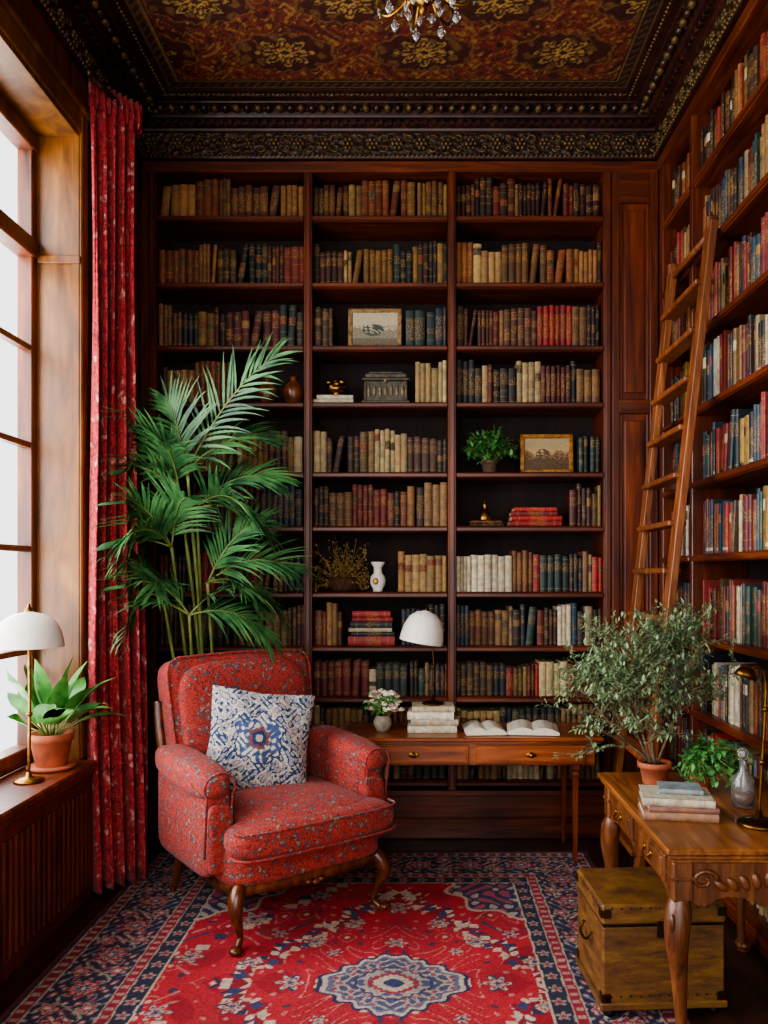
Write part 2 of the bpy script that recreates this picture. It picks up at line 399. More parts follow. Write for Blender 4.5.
def rugfn(X,Y):
    cx=-.10;cy=2.93
    w=(RX1-RX0)/2;l=(RY1-RY0)/2
    ue=X-(RX0+RX1)/2;ve=Y-(RY0+RY1)/2;ae=abs(ue);be=abs(ve)
    wx=.012*np.sin(Y*21)+.008*np.sin(X*33+1);wy=.012*np.sin(X*19+2)+.008*np.sin(Y*31)
    u=X-cx+wx*.3;v=Y-cy+wy*.3;a=abs(u);b=abs(v)
    C=np.zeros(X.shape+(3,));C[:]=A('a4222c')
    g=np.sin(17*a+2.2*np.sin(9*b))*np.sin(15*b+2.4*np.sin(10*a))
    g2=np.sin(44*a+2*np.sin(25*b))*np.sin(42*b+2*np.sin(27*a))
    C[g<-.5]=A('901824')
    tr_=np.sin(30*a+3.0*np.sin(13*b+1))*np.sin(27*b+3.0*np.sin(14*a))
    dens=(np.sin(6.5*a+1)*np.sin(5.5*b+.6))
    m=(abs(tr_-.15)<.045)&(dens>-.05);C[m]=A('b87870')
    m=(tr_>.88)&(dens>-.3);C[m]=A('b89e8c');m=(tr_<-.90)&(dens>-.3);C[m]=A('3a3048')
    m=(g2>.86)&(dens<.1);C[m]=A('b06a64')
    th=np.arctan2(b,a)
    def outline(q,c0,wd,cc): C[abs(q-c0)<wd]=A(cc)
    st=lambda q,s:np.floor(q/s)*s
    q=st(a,.035)/.62+st(b,.035)/.86+.04*np.cos(22*(a-b))
    k=(q>.86)&(q<1.0);C[k]=A('801824')
    k2=k&(tr_>.35);C[k2]=A('ae9484');k2=k&(tr_<-.5);C[k2]=A('34365a')
    outline(q,.86,.012,'b49c8a');outline(q,1.0,.013,'b8a290');outline(q,1.028,.009,'2a2a44')
    q5=st(a,.05)/.95+st(b,.05)/1.25;outline(q5,.99,.012,'b49886');outline(q5,1.02,.008,'2c2c48')
    qm=(abs(a/.26)**1.35+abs(b/.205)**1.35)**(1/1.35)*(1+.055*np.cos(16*th))
    for lim,cc in((1.12,'26284a'),(1.05,'b09e8e'),(.97,'5a5c70'),(.90,'a09084'),(.60,'34395a'),(.54,'988a7e'),(.38,'8a303c'),(.29,'ac9c88'),(.15,'30365a')):
        C[qm<lim]=A(cc)
    s=np.sin(85*a+2*np.sin(40*b))*np.sin(85*b+2*np.sin(40*a));m=(qm<.90)&(qm>.60);C[m&(s>.15)]=A('454860');C[m&(s<-.4)]=A('8a4650');m=(qm<.54)&(qm>.38);C[m&(s>.1)]=A('454c6a')
    for px,py,r in((0,.32,.045),(.38,0,.05),(.33,.33,.045),(.55,.16,.045),(.18,.50,.045),(.62,.55,.07),(.80,.2,.05),(.36,.80,.05),(.0,.66,.055),(.85,.75,.06),(.6,.95,.06),(.24,.24,.03),(.48,.40,.035)):
        rr=rose(a-px,b-py,r,6,0,.3)
        for lim,cc in((1.2,'2a2a48'),(1.06,'ac9888'),(.78,'7a2c38'),(.6,'a4887e'),(.32,'30365a')): C[rr<lim]=A(cc)
    fb=.45
    ca_=w-fb-ae;cb_=l-fb-be
    cc=np.hypot(ca_/.30,cb_/.36)*(1+.09*np.cos(10*np.arctan2(cb_,ca_)))
    C[cc<1.06]=A('ae9682');C[cc<1.0]=A('2c3050')
    m=(cc<1.0)&(g2>.25);C[m]=A('94444e');m=(cc<1.0)&(g2<-.5);C[m]=A('a09284')
    wob=.004*np.sin(X*37+Y*5)+.003*np.sin(Y*53)
    d=np.minimum(w-ae,l-be)+wob*.5
    side=(w-ae)<(l-be);s=np.where(side,ve,ue)
    def band(lo,hi,c): C[(d>=lo)&(d<hi)]=A(c)
    band(-1,.45,'25263a')
    m=(d>.085)&(d<.325)
    t=d-.205;P=.26
    sp=np.sin(s*62+2*np.sin(t*40))*np.sin(t*66+2*np.sin(s*31));
    C[m&(sp>.5)]=A('8c4a4e');C[m&(sp>.84)]=A('aa988a');C[m&(sp<-.6)]=A('606478');C[m&(sp<-.88)]=A('a08a7c')
    vi=m&(abs(t-.065*np.sin(2*pi*s/P))<.007);C[vi]=A('8f8674')
    vi=m&(abs(t+.065*np.sin(2*pi*s/P))<.006);C[vi]=A('94505a')
    sc=(s/P-np.round(s/P))*P
    r1=rose(sc,t,.076,8)
    for lim,cc in((1.15,'25263a'),(1.02,'a08c7c'),(.92,'8e2834'),(.62,'a88078'),(.42,'363c5c'),(.18,'b4a48e')): C[m&(r1<lim)]=A(cc)
    s2=(s/P+.5);sc2=(s2-np.round(s2))*P
    for ty in(.07,-.07):
        r2=rose(sc2,t-ty,.040,5,ty*40)
        for lim,cc in((1.2,'25263a'),(1.05,'968676'),(.8,'984450'),(.35,'b4a694')): C[m&(r2<lim)]=A(cc)
    band(.325,.332,'a08e7e');band(.332,.372,'862030');band(.372,.379,'a08e7e')
    k=(d>.338)&(d<.366)&(np.sin(s*2*pi/.05)>.3);C[k]=A('a07c72')
    k=(d>.382)&(d<.442)
    C[k&(rose((s/.09-np.round(s/.09))*.09,d-.412,.028,5)<1)]=A('8c7c74')
    C[k&(rose((s/.09-np.round(s/.09))*.09,d-.412,.014,5)<1)]=A('8e2834')
    band(.442,.451,'ac9884')
    band(.077,.085,'9a8a7c');band(.035,.077,'782030');band(.028,.035,'9a8a7c')
    k=(d>.04)&(d<.07)&(np.sin(s*2*pi/.055)>.4);C[k]=A('908278')
    band(-1,.012,'5c1c24')
    rng=np.random.default_rng(3);C*=rng.uniform(.80,1.14,X.shape)[...,None]
    wn=1+.14*np.sin(X*9+2*np.sin(Y*5))*np.sin(Y*8+2*np.sin(X*6))
    return C*wn[...,None]
RT=.006
grid_obj('persian_rug',RX0,RX1,RY0,RY1,RT,480,590,rugfn,m_rug,True,RT)
def ceilfn(X,Y):
    C=np.zeros(X.shape+(3,));C[:]=A('5e1e10')
    g=np.sin(13*X+2.4*np.sin(11*Y))*np.sin(14*Y+2.5*np.sin(12*X))
    C[g>.45]=A('4a160b')
    t2=np.sin(27*X+3*np.sin(17*Y))*np.sin(29*Y+3*np.sin(19*X))
    C[abs(t2-.1)<.08]=A('74491f');C[t2>.82]=A('845a2a');C[t2<-.84]=A('2a140a')
    C[abs(g+.45)<.035]=A('744a22')
    g2=np.sin(61*X+2*np.sin(33*Y))*np.sin(63*Y+2*np.sin(37*X));C[g2>.80]=A('84602e');C[g2<-.84]=A('32110a')
    cy=4.03;rowi=np.round((Y-cy)/.36);yy=Y-cy-rowi*.36
    xx=X-.02+np.where(rowi%2==0,0,.35);xx=(xx/.70-np.round(xx/.70))*.70
    halo=np.hypot(xx/.26,yy/.15)*(1+.06*np.cos(12*np.arctan2(yy,xx)))
    C[(halo<1.0)&(halo>.93)]=A('6a4520');C[(halo<.93)]=A('3c1208')
    k=(halo<.9)&(t2>.2);C[k]=A('62401e')
    r=rose(xx/1.35,yy,.100,8,0,.22)
    for lim,cc in((1.25,'1c0d06'),(1.12,'947038'),(.98,'44220e'),(.84,'9a763a'),(.58,'4c180a'),(.42,'a48240'),(.2,'2e1408')): C[r<lim]=A(cc)
    k=(r<.98)&(r>.55)&(np.sin(np.arctan2(yy,xx)*16)>.1);C[k]=A('2e160a')
    d=np.minimum(np.minimum(X-(XL+.24),(XR-.24)-X),(YB-.24)-Y)
    C[d<.085]=A('200e08');C[abs(d-.07)<.006]=A('74522a');C[abs(d-.012)<.005]=A('664420')
    k=(d<.058)&(d>.02)&(np.sin((X+Y)*120)>.3);C[k]=A('50361a')
    return C
grid_obj('ceiling',XL-.02,XR+.34,YN,YB+.31,ZC,400,680,ceilfn,m_ceil,False)

# ------------------------------------------------------------------ crown moulding
m_crown,nt,b=nm('carved_crown');v=coords(nt)
n=nn(nt,'ShaderNodeTexNoise',Scale=38.0,Detail=4.0,Distortion=1.5);nt.links.new(v,n.inputs['Vector'])
vo=nn(nt,'ShaderNodeTexVoronoi',Scale=34.0);nt.links.new(v,vo.inputs['Vector'])
c1=ramp(nt,n.outputs['Fac'],[(.35,lin('180b06')),(.6,lin('342010')),(.75,lin('604624'))])
nt.links.new(c1,b.inputs['Base Color']);b.inputs['Roughness'].default_value=.5;bump(nt,b,vo.outputs['Distance'],.8,.012)
w_crown=wood('crown_wood',('1a0905','32160e','4a2414'),(8,8,8),.4)
m_gilt=plain('gilded_carving','5c4420',.5,.3,.4,60)
m=MB()
prof=[(0,3.865),(.03,3.865),(.036,3.875),(.03,3.885),(.018,3.892),(.018,4.015),(.03,4.02),(.034,4.032),(.05,4.036),(.05,4.062),(.085,4.066),(.09,4.074),(.10,4.085),(.125,4.098),(.16,4.104),(.165,4.110),(.205,4.112),(.215,4.120),(.24,4.122),(.24,4.135)]
vs=[];fs=[];n=len(prof)
for d,z in prof: vs+=[(XL+d,YN,z),(XL+d,YB-d,z),(XR-d,YB-d,z),(XR-d,YN,z)]
for i in range(n-1):
    for k in range(3): fs.append([i*4+k,i*4+k+1,(i+1)*4+k+1,(i+1)*4+k])
for q in fs:
    i=q[0]//4
    m.add([vs[t] for t in q],[[0,1,2,3]],1 if i in(4,12,13,16) else 0)
def run(L,f):
    s=.03
    while s<L:
        m.box(f(s,.062,4.049),(.028,.028,.026) ,0,.003);s+=.05
    s=.02
    while s<L:
        m.ell(f(s,.036,3.876),(.010,.010,.010),2,6,4);m.ell(f(s,.215,4.115),(.009,.009,.007),2,6,4)
        s+=.027
    s=.04
    while s<L:
        m.ell(f(s,.125,4.09),(.022,.03,.02),2 if int(s/.06)%2 else 0,8,5);s+=.06
    s=.07
    while s<L-.05:
        cz=3.953
        for j in range(6):
            a=2*pi*j/6
            m.ell(f(s+.024*math.cos(a),.022,cz+.026*math.sin(a)),(.012,.012,.012),2,6,4)
        m.ell(f(s,.024,cz),(.013,.013,.013),2,6,4)
        for sg in(-1,1):
            pts=[];rr=[]
            for j in range(13):
                t=j/12;an=t*2.1*pi
                rad=.032*(1-t*.8)
                pts.append(f(s+.07+rad*math.cos(an+pi)*.9,.022,cz+sg*(.026+rad*math.sin(an)*.8)))
                rr.append(.0065*(1-.4*t))
            m.tube(pts,rr,5,2)
        s+=.14
run(XR-XL,lambda s,d,z:(XL+s,YB-d,z))
run(2.6,lambda s,d,z:(XL+d,YB-s,z))
run(2.6,lambda s,d,z:(XR-d,YB-s,z))
m.done('trim_3',[w_crown,m_crown,m_gilt])

# ------------------------------------------------------------------ bookcases
ZS=[3.557,3.174,2.814,2.489,2.089,1.78,1.403,1.094,.803,.569,.323]
UX=[-1.531,-.64,.183,1.074]
XS=XL+.003
m=MB()
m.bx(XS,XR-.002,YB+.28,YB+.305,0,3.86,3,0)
for x in UX:
    m.bx(x-.024,x+.024,YB,YB+.28,.25,3.86,0,.004)
    m.bx(x-.015,x+.015,YB-.012,YB+.01,.27,3.80,0,.005)
m.bx(XS,UX[0]-.024,YB,YB+.28,0,3.86,0,.003)
bays=[(UX[i]+.024,UX[i+1]-.024) for i in range(3)]
for (a,bb) in bays:
    for z in ZS:
        m.bx(a,bb,YB+.004,YB+.28,z-.034,z,1,.006)
        m.bx(a,bb,YB-.006,YB+.012,z-.030,z-.006,1,.005)
m.bx(XS,UX[3]+.024,YB,YB+.28,.0,.25,1,.003)
m.bx(XS,UX[3]+.024,YB-.03,YB,.0,.12,1,.008);m.bx(XS,UX[3]+.024,YB-.02,YB,.24,.275,1,.008)
m.bx(XS,XR-.002,YB-.01,YB+.28,3.80,3.862,1,.005)
m.bx(UX[3]+.024,XR-.002,YB+.005,YB+.28,0,3.80,2,.002)
for x0,x1 in((UX[3]+.024,UX[3]+.065),(XR-.05,XR-.002)): m.bx(x0,x1,YB-.012,YB+.01,0,3.80,0,.004)
for z in(.0,1.0,2.42,3.62): m.bx(UX[3]+.06,XR-.05,YB-.012,YB+.01,z,z+(.16 if z==0 else .08 if z<3.6 else .18),1,.004)
for z0,z1 in((.16,1.0),(1.08,2.42),(2.50,3.62)):
    xa,xb=UX[3]+.065,XR-.05
    m.bx(xa+.03,xb-.03,YB-.006,YB+.01,z0+.04,z1-.04,2,.010)
    for x in(xa+.008,xb-.008): m.bx(x-.008,x+.008,YB-.006,YB+.01,z0,z1,0,.006)
m.done('built_in_bookcase',[w_v,w_h,w_pan,w_dark])
ZR=[3.47,3.08,2.70,2.33,1.965,1.60,1.20,.83,.46,.10]
UY=[4.50,4.02,2.95,1.88,.8]
m=MB()
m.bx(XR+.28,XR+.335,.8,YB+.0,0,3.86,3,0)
for y in UY: m.bx(XR,XR+.28,y-.022,y+.022,0,3.86,0,.004)
m.bx(XR+.002,XR+.28,4.52,YB-.01,0,3.86,0,.003)
for i in range(4):
    for z in ZR:
        m.bx(XR+.004,XR+.28,UY[i+1]+.022,UY[i]-.022,z-.036,z,2,.005)
        m.bx(XR-.006,XR+.012,UY[i+1]+.022,UY[i]-.022,z-.032,z-.006,2,.005)
m.bx(XR-.01,XR+.28,.8,YB-.015,3.80,3.86,2,.004);m.bx(XR-.008,XR+.28,.8,YB-.035,0,.064,2,.004)
m.done('built_in_bookcase',[w_v,w_h,w_y,w_dark])

# ------------------------------------------------------------------ books
LEA=['5a2a14','6c3416','46200e','7c4220','34140a','8a5028','5c1a12','6a2418','22110b','8a5c34','5f4020','3c1f0f','98744a','2e1c12','4e2a18','2a211a']
DRK=['1a1512','241d17','1c2630','22302a','33231a','14181c','38180f','541814','2c2014','46301c','60401f','142420','24323e','5a2018','7a5a34']
TAN=['8c6838','7c5a2c','9c7a40','6c491e','aa8a52','5c3b1c','906c34','74542a','a08050','5c261a','44281a','82643a','33241a']
RED=['86201a','982a22','64140f','72201a','a0342c','4a120f','80583a','361510','a08a60','241a18','50301c']
BEI=['a48e62','b09e74','8e784e','7c5e3a','b8a884','6a482c','544020','9c845c','745c38','44301c','6c2a1e','2c241c']
MIX=['1a1716','72201a','98805a','24323e','4c2c16','a89878','322018','60391e','80603a','1c2830','5c2018','c8bca2','28403a','86302a','2c4454','3c1c14']
BLU=['1c2834','243440','182a30','2c4050','1c2e2a','34424a','3c2a22']
BRT=['982824','b4aa94','c4bca8','2c4868','1a1a1e','607c8c','90702e','26262c','92302a','40607a','9c8a64','641e20','c4bca6','2a5052','80402a','1e2836','a89c82','3a241a','54180f','3c3c3e','74342a','4c3a2c','284034','22303c','5c2c20']
BRT2=['7c2018','92302a','98845c','5a2214','80623a','241a16','80301f','a8966e','42200f','6e2218','8c6c44','5c1812','2c201a','382c28','64402a']
GOLD=lin('906c30')
def book(mb,f,a,w,h,d,z,c,style,rnd,lean=0):
    A1=lambda col,al=0.0: tuple(col)+(al,)
    cc=lin(c)
    k=rnd.uniform(.6,1.12);cc=tuple(x*k for x in cc)
    lum=sum(cc)/3
    lab=lin(rnd.choice(['5a1812','17110d','20301f','641f16','1c242c'])) if lum>.04 else lin(rnd.choice(['641c14','705028','120c0a','4a120f','624a28']))
    if rnd.random()<.5: lab=tuple(x*.7 for x in cc)
    if style==0:
        br=[0,.05,.058,.2,.208,.36,.368,.53,.538,.72,.728,.90,.908,1]
        li=rnd.choice([3,4,5,4])
        cs=[]
        for i in range(13):
            if i%2==1: cs.append(A1(GOLD,1.0) if rnd.random()<.6 else A1(tuple(x*.5 for x in cc)))
            elif i//2==li: cs.append(A1(lab,.5))
            elif i//2 in(2,5) : cs.append(A1(cc,.5 if rnd.random()<.2 else 0))
            else: cs.append(A1(cc))
    elif style==1:
        br=[0,.08,.088,.55,.80,.9,.908,1];cs=[A1(cc),A1(GOLD,1),A1(cc),A1(cc,.5),A1(cc),A1(GOLD,1),A1(cc)]
    elif style==2:
        q=lin(rnd.choice(['b4ac98','1a1a1e','88302a','906c2e','a49678']))
        if rnd.random()<.5: br=[0,.1,.62,.80,1];cs=[A1(cc),A1(cc,.5 if rnd.random()<.6 else 0),A1(q,0),A1(cc)]
        else: br=[0,.06,.12,.7,1];cs=[A1(cc),A1(q),A1(cc,.5),A1(cc)]
    else:
        br=[0,.2,.8,1];cs=[A1(cc),A1(cc,.5),A1(cc)]
    r=min(.008,w*.25)
    pl=[(0,r),(w*.22,r*.25),(w*.5,0),(w*.78,r*.25),(w,r)]
    vs=[];fs=[];co=[];tn=math.tan(lean)
    P=lambda x,y,zz: f(a+x+(zz*tn),y,z+zz)
    nb=len(br)
    for v in br:
        for x,y in pl: vs.append(P(x,y,v*h))
    for i in range(nb-1):
        for k2 in range(4):
            q=i*5+k2;fs.append([q,q+1,q+6,q+5]);co.append(cs[i])
    o=len(vs);vs+=[P(0,d,0),P(0,d,h),P(w,d,0),P(w,d,h)]
    t=(nb-1)*5
    fs+=[[0,t,o+1,o],[4,o+2,o+3,t+4],[t,t+1,t+2,t+3,t+4]];co+=[A1(cc)]*3
    e=min(.0025,w*.12);o=len(vs)
    for zz in(.003,h-.004):
        for x,y in((e,r+.001),(w-e,r+.001),(w-e,d-.004),(e,d-.004)): vs.append(P(x,y,zz))
    pg=A1(lin('a08c68'))
    fs+=[[o+4,o+5,o+6,o+7],[o,o+1,o+5,o+4],[o+2,o+3,o+7,o+6]];co+=[pg]*3
    mb.add(vs,fs,0,False,co)
def row(mb,f,a0,a1,z,gap,pal,rnd,wr=(.020,.046),hr=(.76,1.0),hm=.245,d=.18,styles=(0,0,0,1,3),runs=(1,1,1,2,2,3,4,6)):
    a=a0+.003;H=min(hm,gap-.012);run=0
    while True:
        if run<=0:
            run=rnd.choice(runs);c=rnd.choice(pal);w=rnd.uniform(*wr);h=H*rnd.uniform(*hr);st=rnd.choice(styles)
        run-=1
        ww=w*rnd.uniform(.95,1.05)
        rem=a1-.002-a
        if rem<.014: break
        if ww>rem: ww=rem
        hh=min(h*rnd.uniform(.97,1.03),gap-.006)
        lean=0
        if rnd.random()<.05 and a+ww+.06<a1: lean=rnd.uniform(.06,.18)
        jb=rnd.uniform(0,.018)
        ff=lambda x,y,zz,jb=jb:f(x,y+jb,zz)
        book(mb,ff,a,ww,hh,d,z+.0005,c,st,rnd,lean)
        a+=ww+.0012+(math.tan(lean)*hh*1.02 if lean else 0)+(.012 if rnd.random()<.012 else 0)
mb=MB();rnd=random.Random(17)
fb=lambda a,bq,z:(a,YB+.034+bq,z)
tops=[3.80]+[z-.034 for z in ZS[:-1]]
PAL=[[LEA,LEA+TAN,LEA+DRK],[LEA+DRK,DRK+TAN,LEA+TAN],[DRK+TAN+RED,DRK,LEA+RED],[LEA,BEI,DRK+RED],[BEI+TAN,TAN+BEI,DRK],[LEA+DRK,MIX+LEA,MIX],[RED+DRK,BEI,MIX+BLU+RED],[DRK+LEA,TAN+DRK,MIX+DRK],[DRK,MIX+DRK,BLU+BEI+RED],[DRK,BEI+DRK,BEI+MIX],[DRK,BEI+LEA,BEI+DRK]]
SP={(2,1):[(-.612,-.50,DRK,None),(-.085,.152,BLU,(.045,.062))],(3,0):[(-1.5,-1.08,LEA,None)],(3,1):[(-.03,.155,BEI,None)],
    (4,2):[(.915,1.045,DRK+BLU,None)],(5,2):[(.86,1.045,BEI+DRK,None)],(6,1):[(-.13,.155,TAN,(.03,.05))],(7,1):[(-.612,-.44,TAN+LEA,None),(-.11,.155,DRK,None)]}
for r,z in enumerate(ZS):
    for k,(a,bb) in enumerate(bays):
        gap=tops[r]-z
        for (x0,x1,pl,wr) in SP.get((r,k),[(a,bb,PAL[r][k],None)]):
            row(mb,fb,x0,x1,z,gap,pl,rnd,wr or (.020,.046),hm=(.25 if r<8 else .2))
mb.done('shelf_books',[m_book],False)
mb=MB()
fr=lambda a,bq,z:(XR+.034+bq,-a,z)
topr=[3.80]+[z-.036 for z in ZR[:-1]]
for r,z in enumerate(ZR):
    pal=[BRT2+LEA+DRK,BRT2+DRK+MIX,BRT2+MIX,BRT+MIX+DRK,BRT+BLU+DRK,BRT+BLU+RED,BRT+DRK+RED,BRT2+BRT+BLU,BRT+DRK,BEI+BRT][r]
    for i in range(4):
        row(mb,fr,-UY[i]+.022,-UY[i+1]-.022,z,topr[r]-z,pal,rnd,(.015,.040),(.74,1.0),.29,.2,(0,1,2,2,3,3),(1,1,1,1,2,2,3))
mb.done('shelf_books',[m_book],False)

def flatbook(mb,cx,cy,z,w,d,t,c,rot=0,bm=0,pm=None):
    M=rz(rot);cc=lin(c)+(0,);pg=lin('c2b28e')+(0,)
    def P(x,y,zz):
        q=M@Vector((x,y,0));return(cx+q.x,cy+q.y,z+zz)
    e=.003
    for z0,z1 in((0,e),(t-e,t)): mb.box(P(0,0,(z0+z1)/2),(w,d,e),bm,.0008,M,cc)
    mb.box(P(0,.003,t/2),(w-.008,d-.012,t-2*e+.0005),bm,.0005,M,pg)
    out=[(-d/2,0),(-d/2-.004,t*.25),(-d/2-.005,t*.5),(-d/2-.004,t*.75),(-d/2,t),(-d/2+.004,t),(-d/2+.004,0)]
    segs=[(-w/2,-w*.36,0),(-w*.36,-w*.35,1),(-w*.35,-w*.12,0),(-w*.12,w*.2,.5),(w*.2,w*.35,0),(w*.35,w*.36,1),(w*.36,w/2,0)]
    for x0,x1,al in segs:
        c4=(lin('906c30')+(1.0,)) if al==1 else lin(c)+(al,)
        mb.plate(out,lambda u,v,s:P(s,u,v),x0,x1,bm,c4)

# ------------------------------------------------------------------ shelf decor
def framed(name,x0,x1,z0,h,y,kind,fc):
    m=MB();w=x1-x0;t=.026;tilt=rx(-.10)
    m.T=Matrix.Translation(((x0+x1)/2,y,z0))@tilt.to_4x4()
    for sx in(-1,1): m.box((sx*(w/2-t/2),0,h/2),(t,.02,h),0,.005)
    for z in(t/2,h-t/2): m.box((0,0,z),(w,.02,t),0,.005)
    m.box((0,.006,h/2),(w-.02,.006,h-.02),2,.001)
    nx,nz=60,44;W=w-2*t;H=h-2*t;vs=[];fs=[];co=[]
    rr=random.Random(kind)
    for j in range(nz+1):
        for i in range(nx+1): vs.append((-W/2+W*i/nx,-.003,t+H*j/nz))
    for j in range(nz):
        for i in range(nx):
            u=i/nx;v_=j/nz;q=j*(nx+1)+i;fs.append([q,q+1,q+nx+2,q+nx+1])
            hl=.42+.08*math.sin(u*7+kind)+.04*math.sin(u*19)+.02*math.sin(u*47)
            nz_=math.sin(u*31+v_*17+2*math.sin(v_*13))*math.sin(v_*29+3*math.sin(u*11))
            if kind==1:
                c=lin('b5a888')
                if v_<hl: c=lin('8a7f66')
                if v_<.2: c=lin('6a614c')
                if abs(nz_)<.12 and .15<v_<.6: c=lin('6a6a5c')
                if math.hypot((u-.45)*1.1,(v_-.45)*1.4)<.26 and nz_>-.1: c=lin('3e4844')
            else:
                c=lin('a88a5c')
                if v_>.7: c=lin('9a865e')
                if v_<hl+.08: c=lin('7c5a34')
                if v_<.3: c=lin('553a20')
                if v_<hl and nz_>.2: c=lin('45321e')
                if math.hypot((u-.4)*1.2,(v_-.45))<.2 and nz_>-.2: c=lin('4a3620')
            k=rr.uniform(.85,1.12);co.append(tuple(x*k for x in c)+(1,))
    m.add(vs,fs,1,False,co)
    m.box((0,.03,h*.3),(.03,.004,h*.6),2,.001,rx(.25))
    m.done(name,[plain(name+'_frame',fc,.4,.3,.3,40),m_pnt,w_dark])
framed('framed_painting',-.42,-.105,2.815,.245,4.66,1,'96764a')
framed('framed_painting',.585,.895,2.09,.235,4.66,2,'966428')
for i,(x,h,r) in enumerate(((-.885,.15,.056),(-.735,.16,.060))):
    m=MB();m.lathe([(.001,0),(r*.6,0),(r*.7,.006),(r*.95,h*.3),(r,h*.48),(r*.85,h*.68),(r*.4,h*.84),(r*.3,h*.92),(r*.42,h),(r*.3,h),(r*.2,h*.9)],(x,4.65,2.489),20,0)
    m.done('ceramic_vase',[brownc])
m=MB();flatbook(m,-.50,4.69,2.4895,.23,.15,.026,'c0b69e');flatbook(m,-.495,4.69,2.516,.21,.14,.024,'cec6b0',.05)
m.done('stacked_books',[m_book],True)
m=MB();z=2.5405
m.lathe([(.001,0),(.03,0),(.034,.006),(.02,.015),(.05,.03),(.07,.05),(.066,.05),(.04,.034),(.001,.03)],(-.49,4.69,z),18,0)
for k in range(12):
    a=k*.7;m.ell((-.49+.045*math.cos(a),4.69+.04*math.sin(a),z+.055+.014*(k%3)),(.024,.020,.018),0,8,5)
m.ell((-.49,4.69,z+.09),(.024,.024,.02),0,8,5)
m.done('bronze_fruit_bowl',[brass])
m=MB();x0,x1,z=-.335,-.06,2.49
m.bx(x0+.01,x1-.01,4.61,4.76,z+.012,z+.13,0,.005);m.bx(x0,x1,4.60,4.77,z,z+.016,0,.004)
m.bx(x0,x1,4.60,4.77,z+.13,z+.145,0,.005);m.bx(x0+.015,x1-.015,4.612,4.758,z+.145,z+.175,0,.012)
m.bx(x0+.04,x1-.04,4.63,4.74,z+.175,z+.188,0,.006)
for k in range(7): m.ell((x0+.04+k*.0325,4.608,z+.07),(.012,.006,.034),1,8,5)
for xx in(x0+.02,x1-.02): m.tube([(xx,4.606,z+.02),(xx,4.606,z+.125)],.006,6,1)
m.ell(((x0+x1)/2,4.604,z+.13),(.014,.008,.018),1,8,5)
m.done('carved_jewelry_box',[plain('weathered_metal','4a4436',.5,.3,.3,40),plain('weathered_relief','6f6448',.5,.3,.3,50)])
def ballplant(name,x,y,z,ph,pr,c,rad,n,lm,pm,ls=.03,seed=1,zmax=9,ymax=9,xmax=9):
    rr=random.Random(seed);m=MB()
    m.lathe([(.001,0),(pr*.7,0),(pr*.74,.004),(pr*.95,ph*.8),(pr*1.08,ph*.8),(pr*1.1,ph),(pr*.95,ph),(pr*.9,ph*.86),(.001,ph*.86)],(x,y,z),22,0)
    m.lathe([(.001,ph*.875),(pr*.89,ph*.87)],(x,y,z),14,3,caps=False)
    for k in range(int(n/9)):
        th=rr.uniform(0,2*pi);cz=rr.uniform(-.4,1);r=rr.uniform(.6,1)
        e=Vector((c[0]+rad[0]*math.sqrt(max(0,1-cz*cz))*math.cos(th)*r,c[1]+rad[1]*math.sqrt(max(0,1-cz*cz))*math.sin(th)*r,c[2]+rad[2]*cz*r))
        b0=Vector((x+pr*.4*math.cos(th),y+pr*.4*math.sin(th),z+ph*.87))
        mid=(b0+e)/2+Vector((0,0,rad[2]*.35))
        pts=[Vector(q) for q in cat([b0,mid,e],5)]
        for q in pts:
            q.z=min(q.z,zmax);q.y=min(q.y,ymax);q.x=min(q.x,xmax)
        m.tube(pts,[.0028-.0018*i/len(pts) for i in range(len(pts))],4,2)
        for j in range(9):
            q=pts[min(len(pts)-1,2+j)] if j<8 else pts[-1]
            q=q+Vector((rr.gauss(0,.012),rr.gauss(0,.012),rr.gauss(0,.01)))
            q.z=max(q.z,z+.012);q.z=min(q.z,zmax-.02);q.y=min(q.y,ymax);q.x=min(q.x,xmax)
            d=Vector((rr.gauss(0,1),rr.gauss(0,1)-.3,rr.gauss(0,.7)+.2))
            m.leaf(q,d,ls*rr.uniform(.7,1.3),ls*.62*rr.uniform(.8,1.2),.5,1,3)
    return m.done(name,[pm,lm,g_stem,soil])
ballplant('potted_shelf_plant',.405,4.65,2.0895,.07,.050,(.40,4.65,2.22),(.17,.10,.14),1300,g_shelf,plain('dark_pot','5a4636',.6),.034,3,2.43,4.79)
m=MB();flatbook(m,.385,4.68,1.7805,.20,.13,.018,'2a180e');flatbook(m,.38,4.68,1.799,.18,.12,.016,'5a3224',.06)
m.done('stacked_books',[m_book])
m=MB();m.lathe([(.001,0),(.036,0),(.04,.006),(.034,.03),(.024,.055),(.012,.066),(.008,.08),(.014,.09),(.008,.10),(.004,.125),(.001,.13)],(.38,4.68,1.8155),18,0);m.done('brass_bell',[brass])
m=MB();z=1.7805
for t,c,w,dx in((.032,'7c1a1a',.30,0),(.028,'982422',.29,.006),(.026,'68181a',.265,-.006),(.022,'a82e2c',.245,.0)):
    flatbook(m,.665+dx,4.69,z,w,.17,t,c,dx*4);z+=t+.0004
m.done('stacked_books',[m_book])
m=MB();z=1.0945
for t,c,w,dx in((.052,'8c2022',.27,0),(.026,'1b1c20',.25,.006),(.022,'b0a488',.25,-.004),(.034,'1a262c',.24,.0),(.026,'7a1a1c',.235,.004),(.036,'962628',.22,0)):
    flatbook(m,-.28+dx,4.68,z,w,.16,t,c,dx*5);z+=t+.0004
m.done('stacked_books',[m_book])
m=MB();z=1.4035;x=-.245
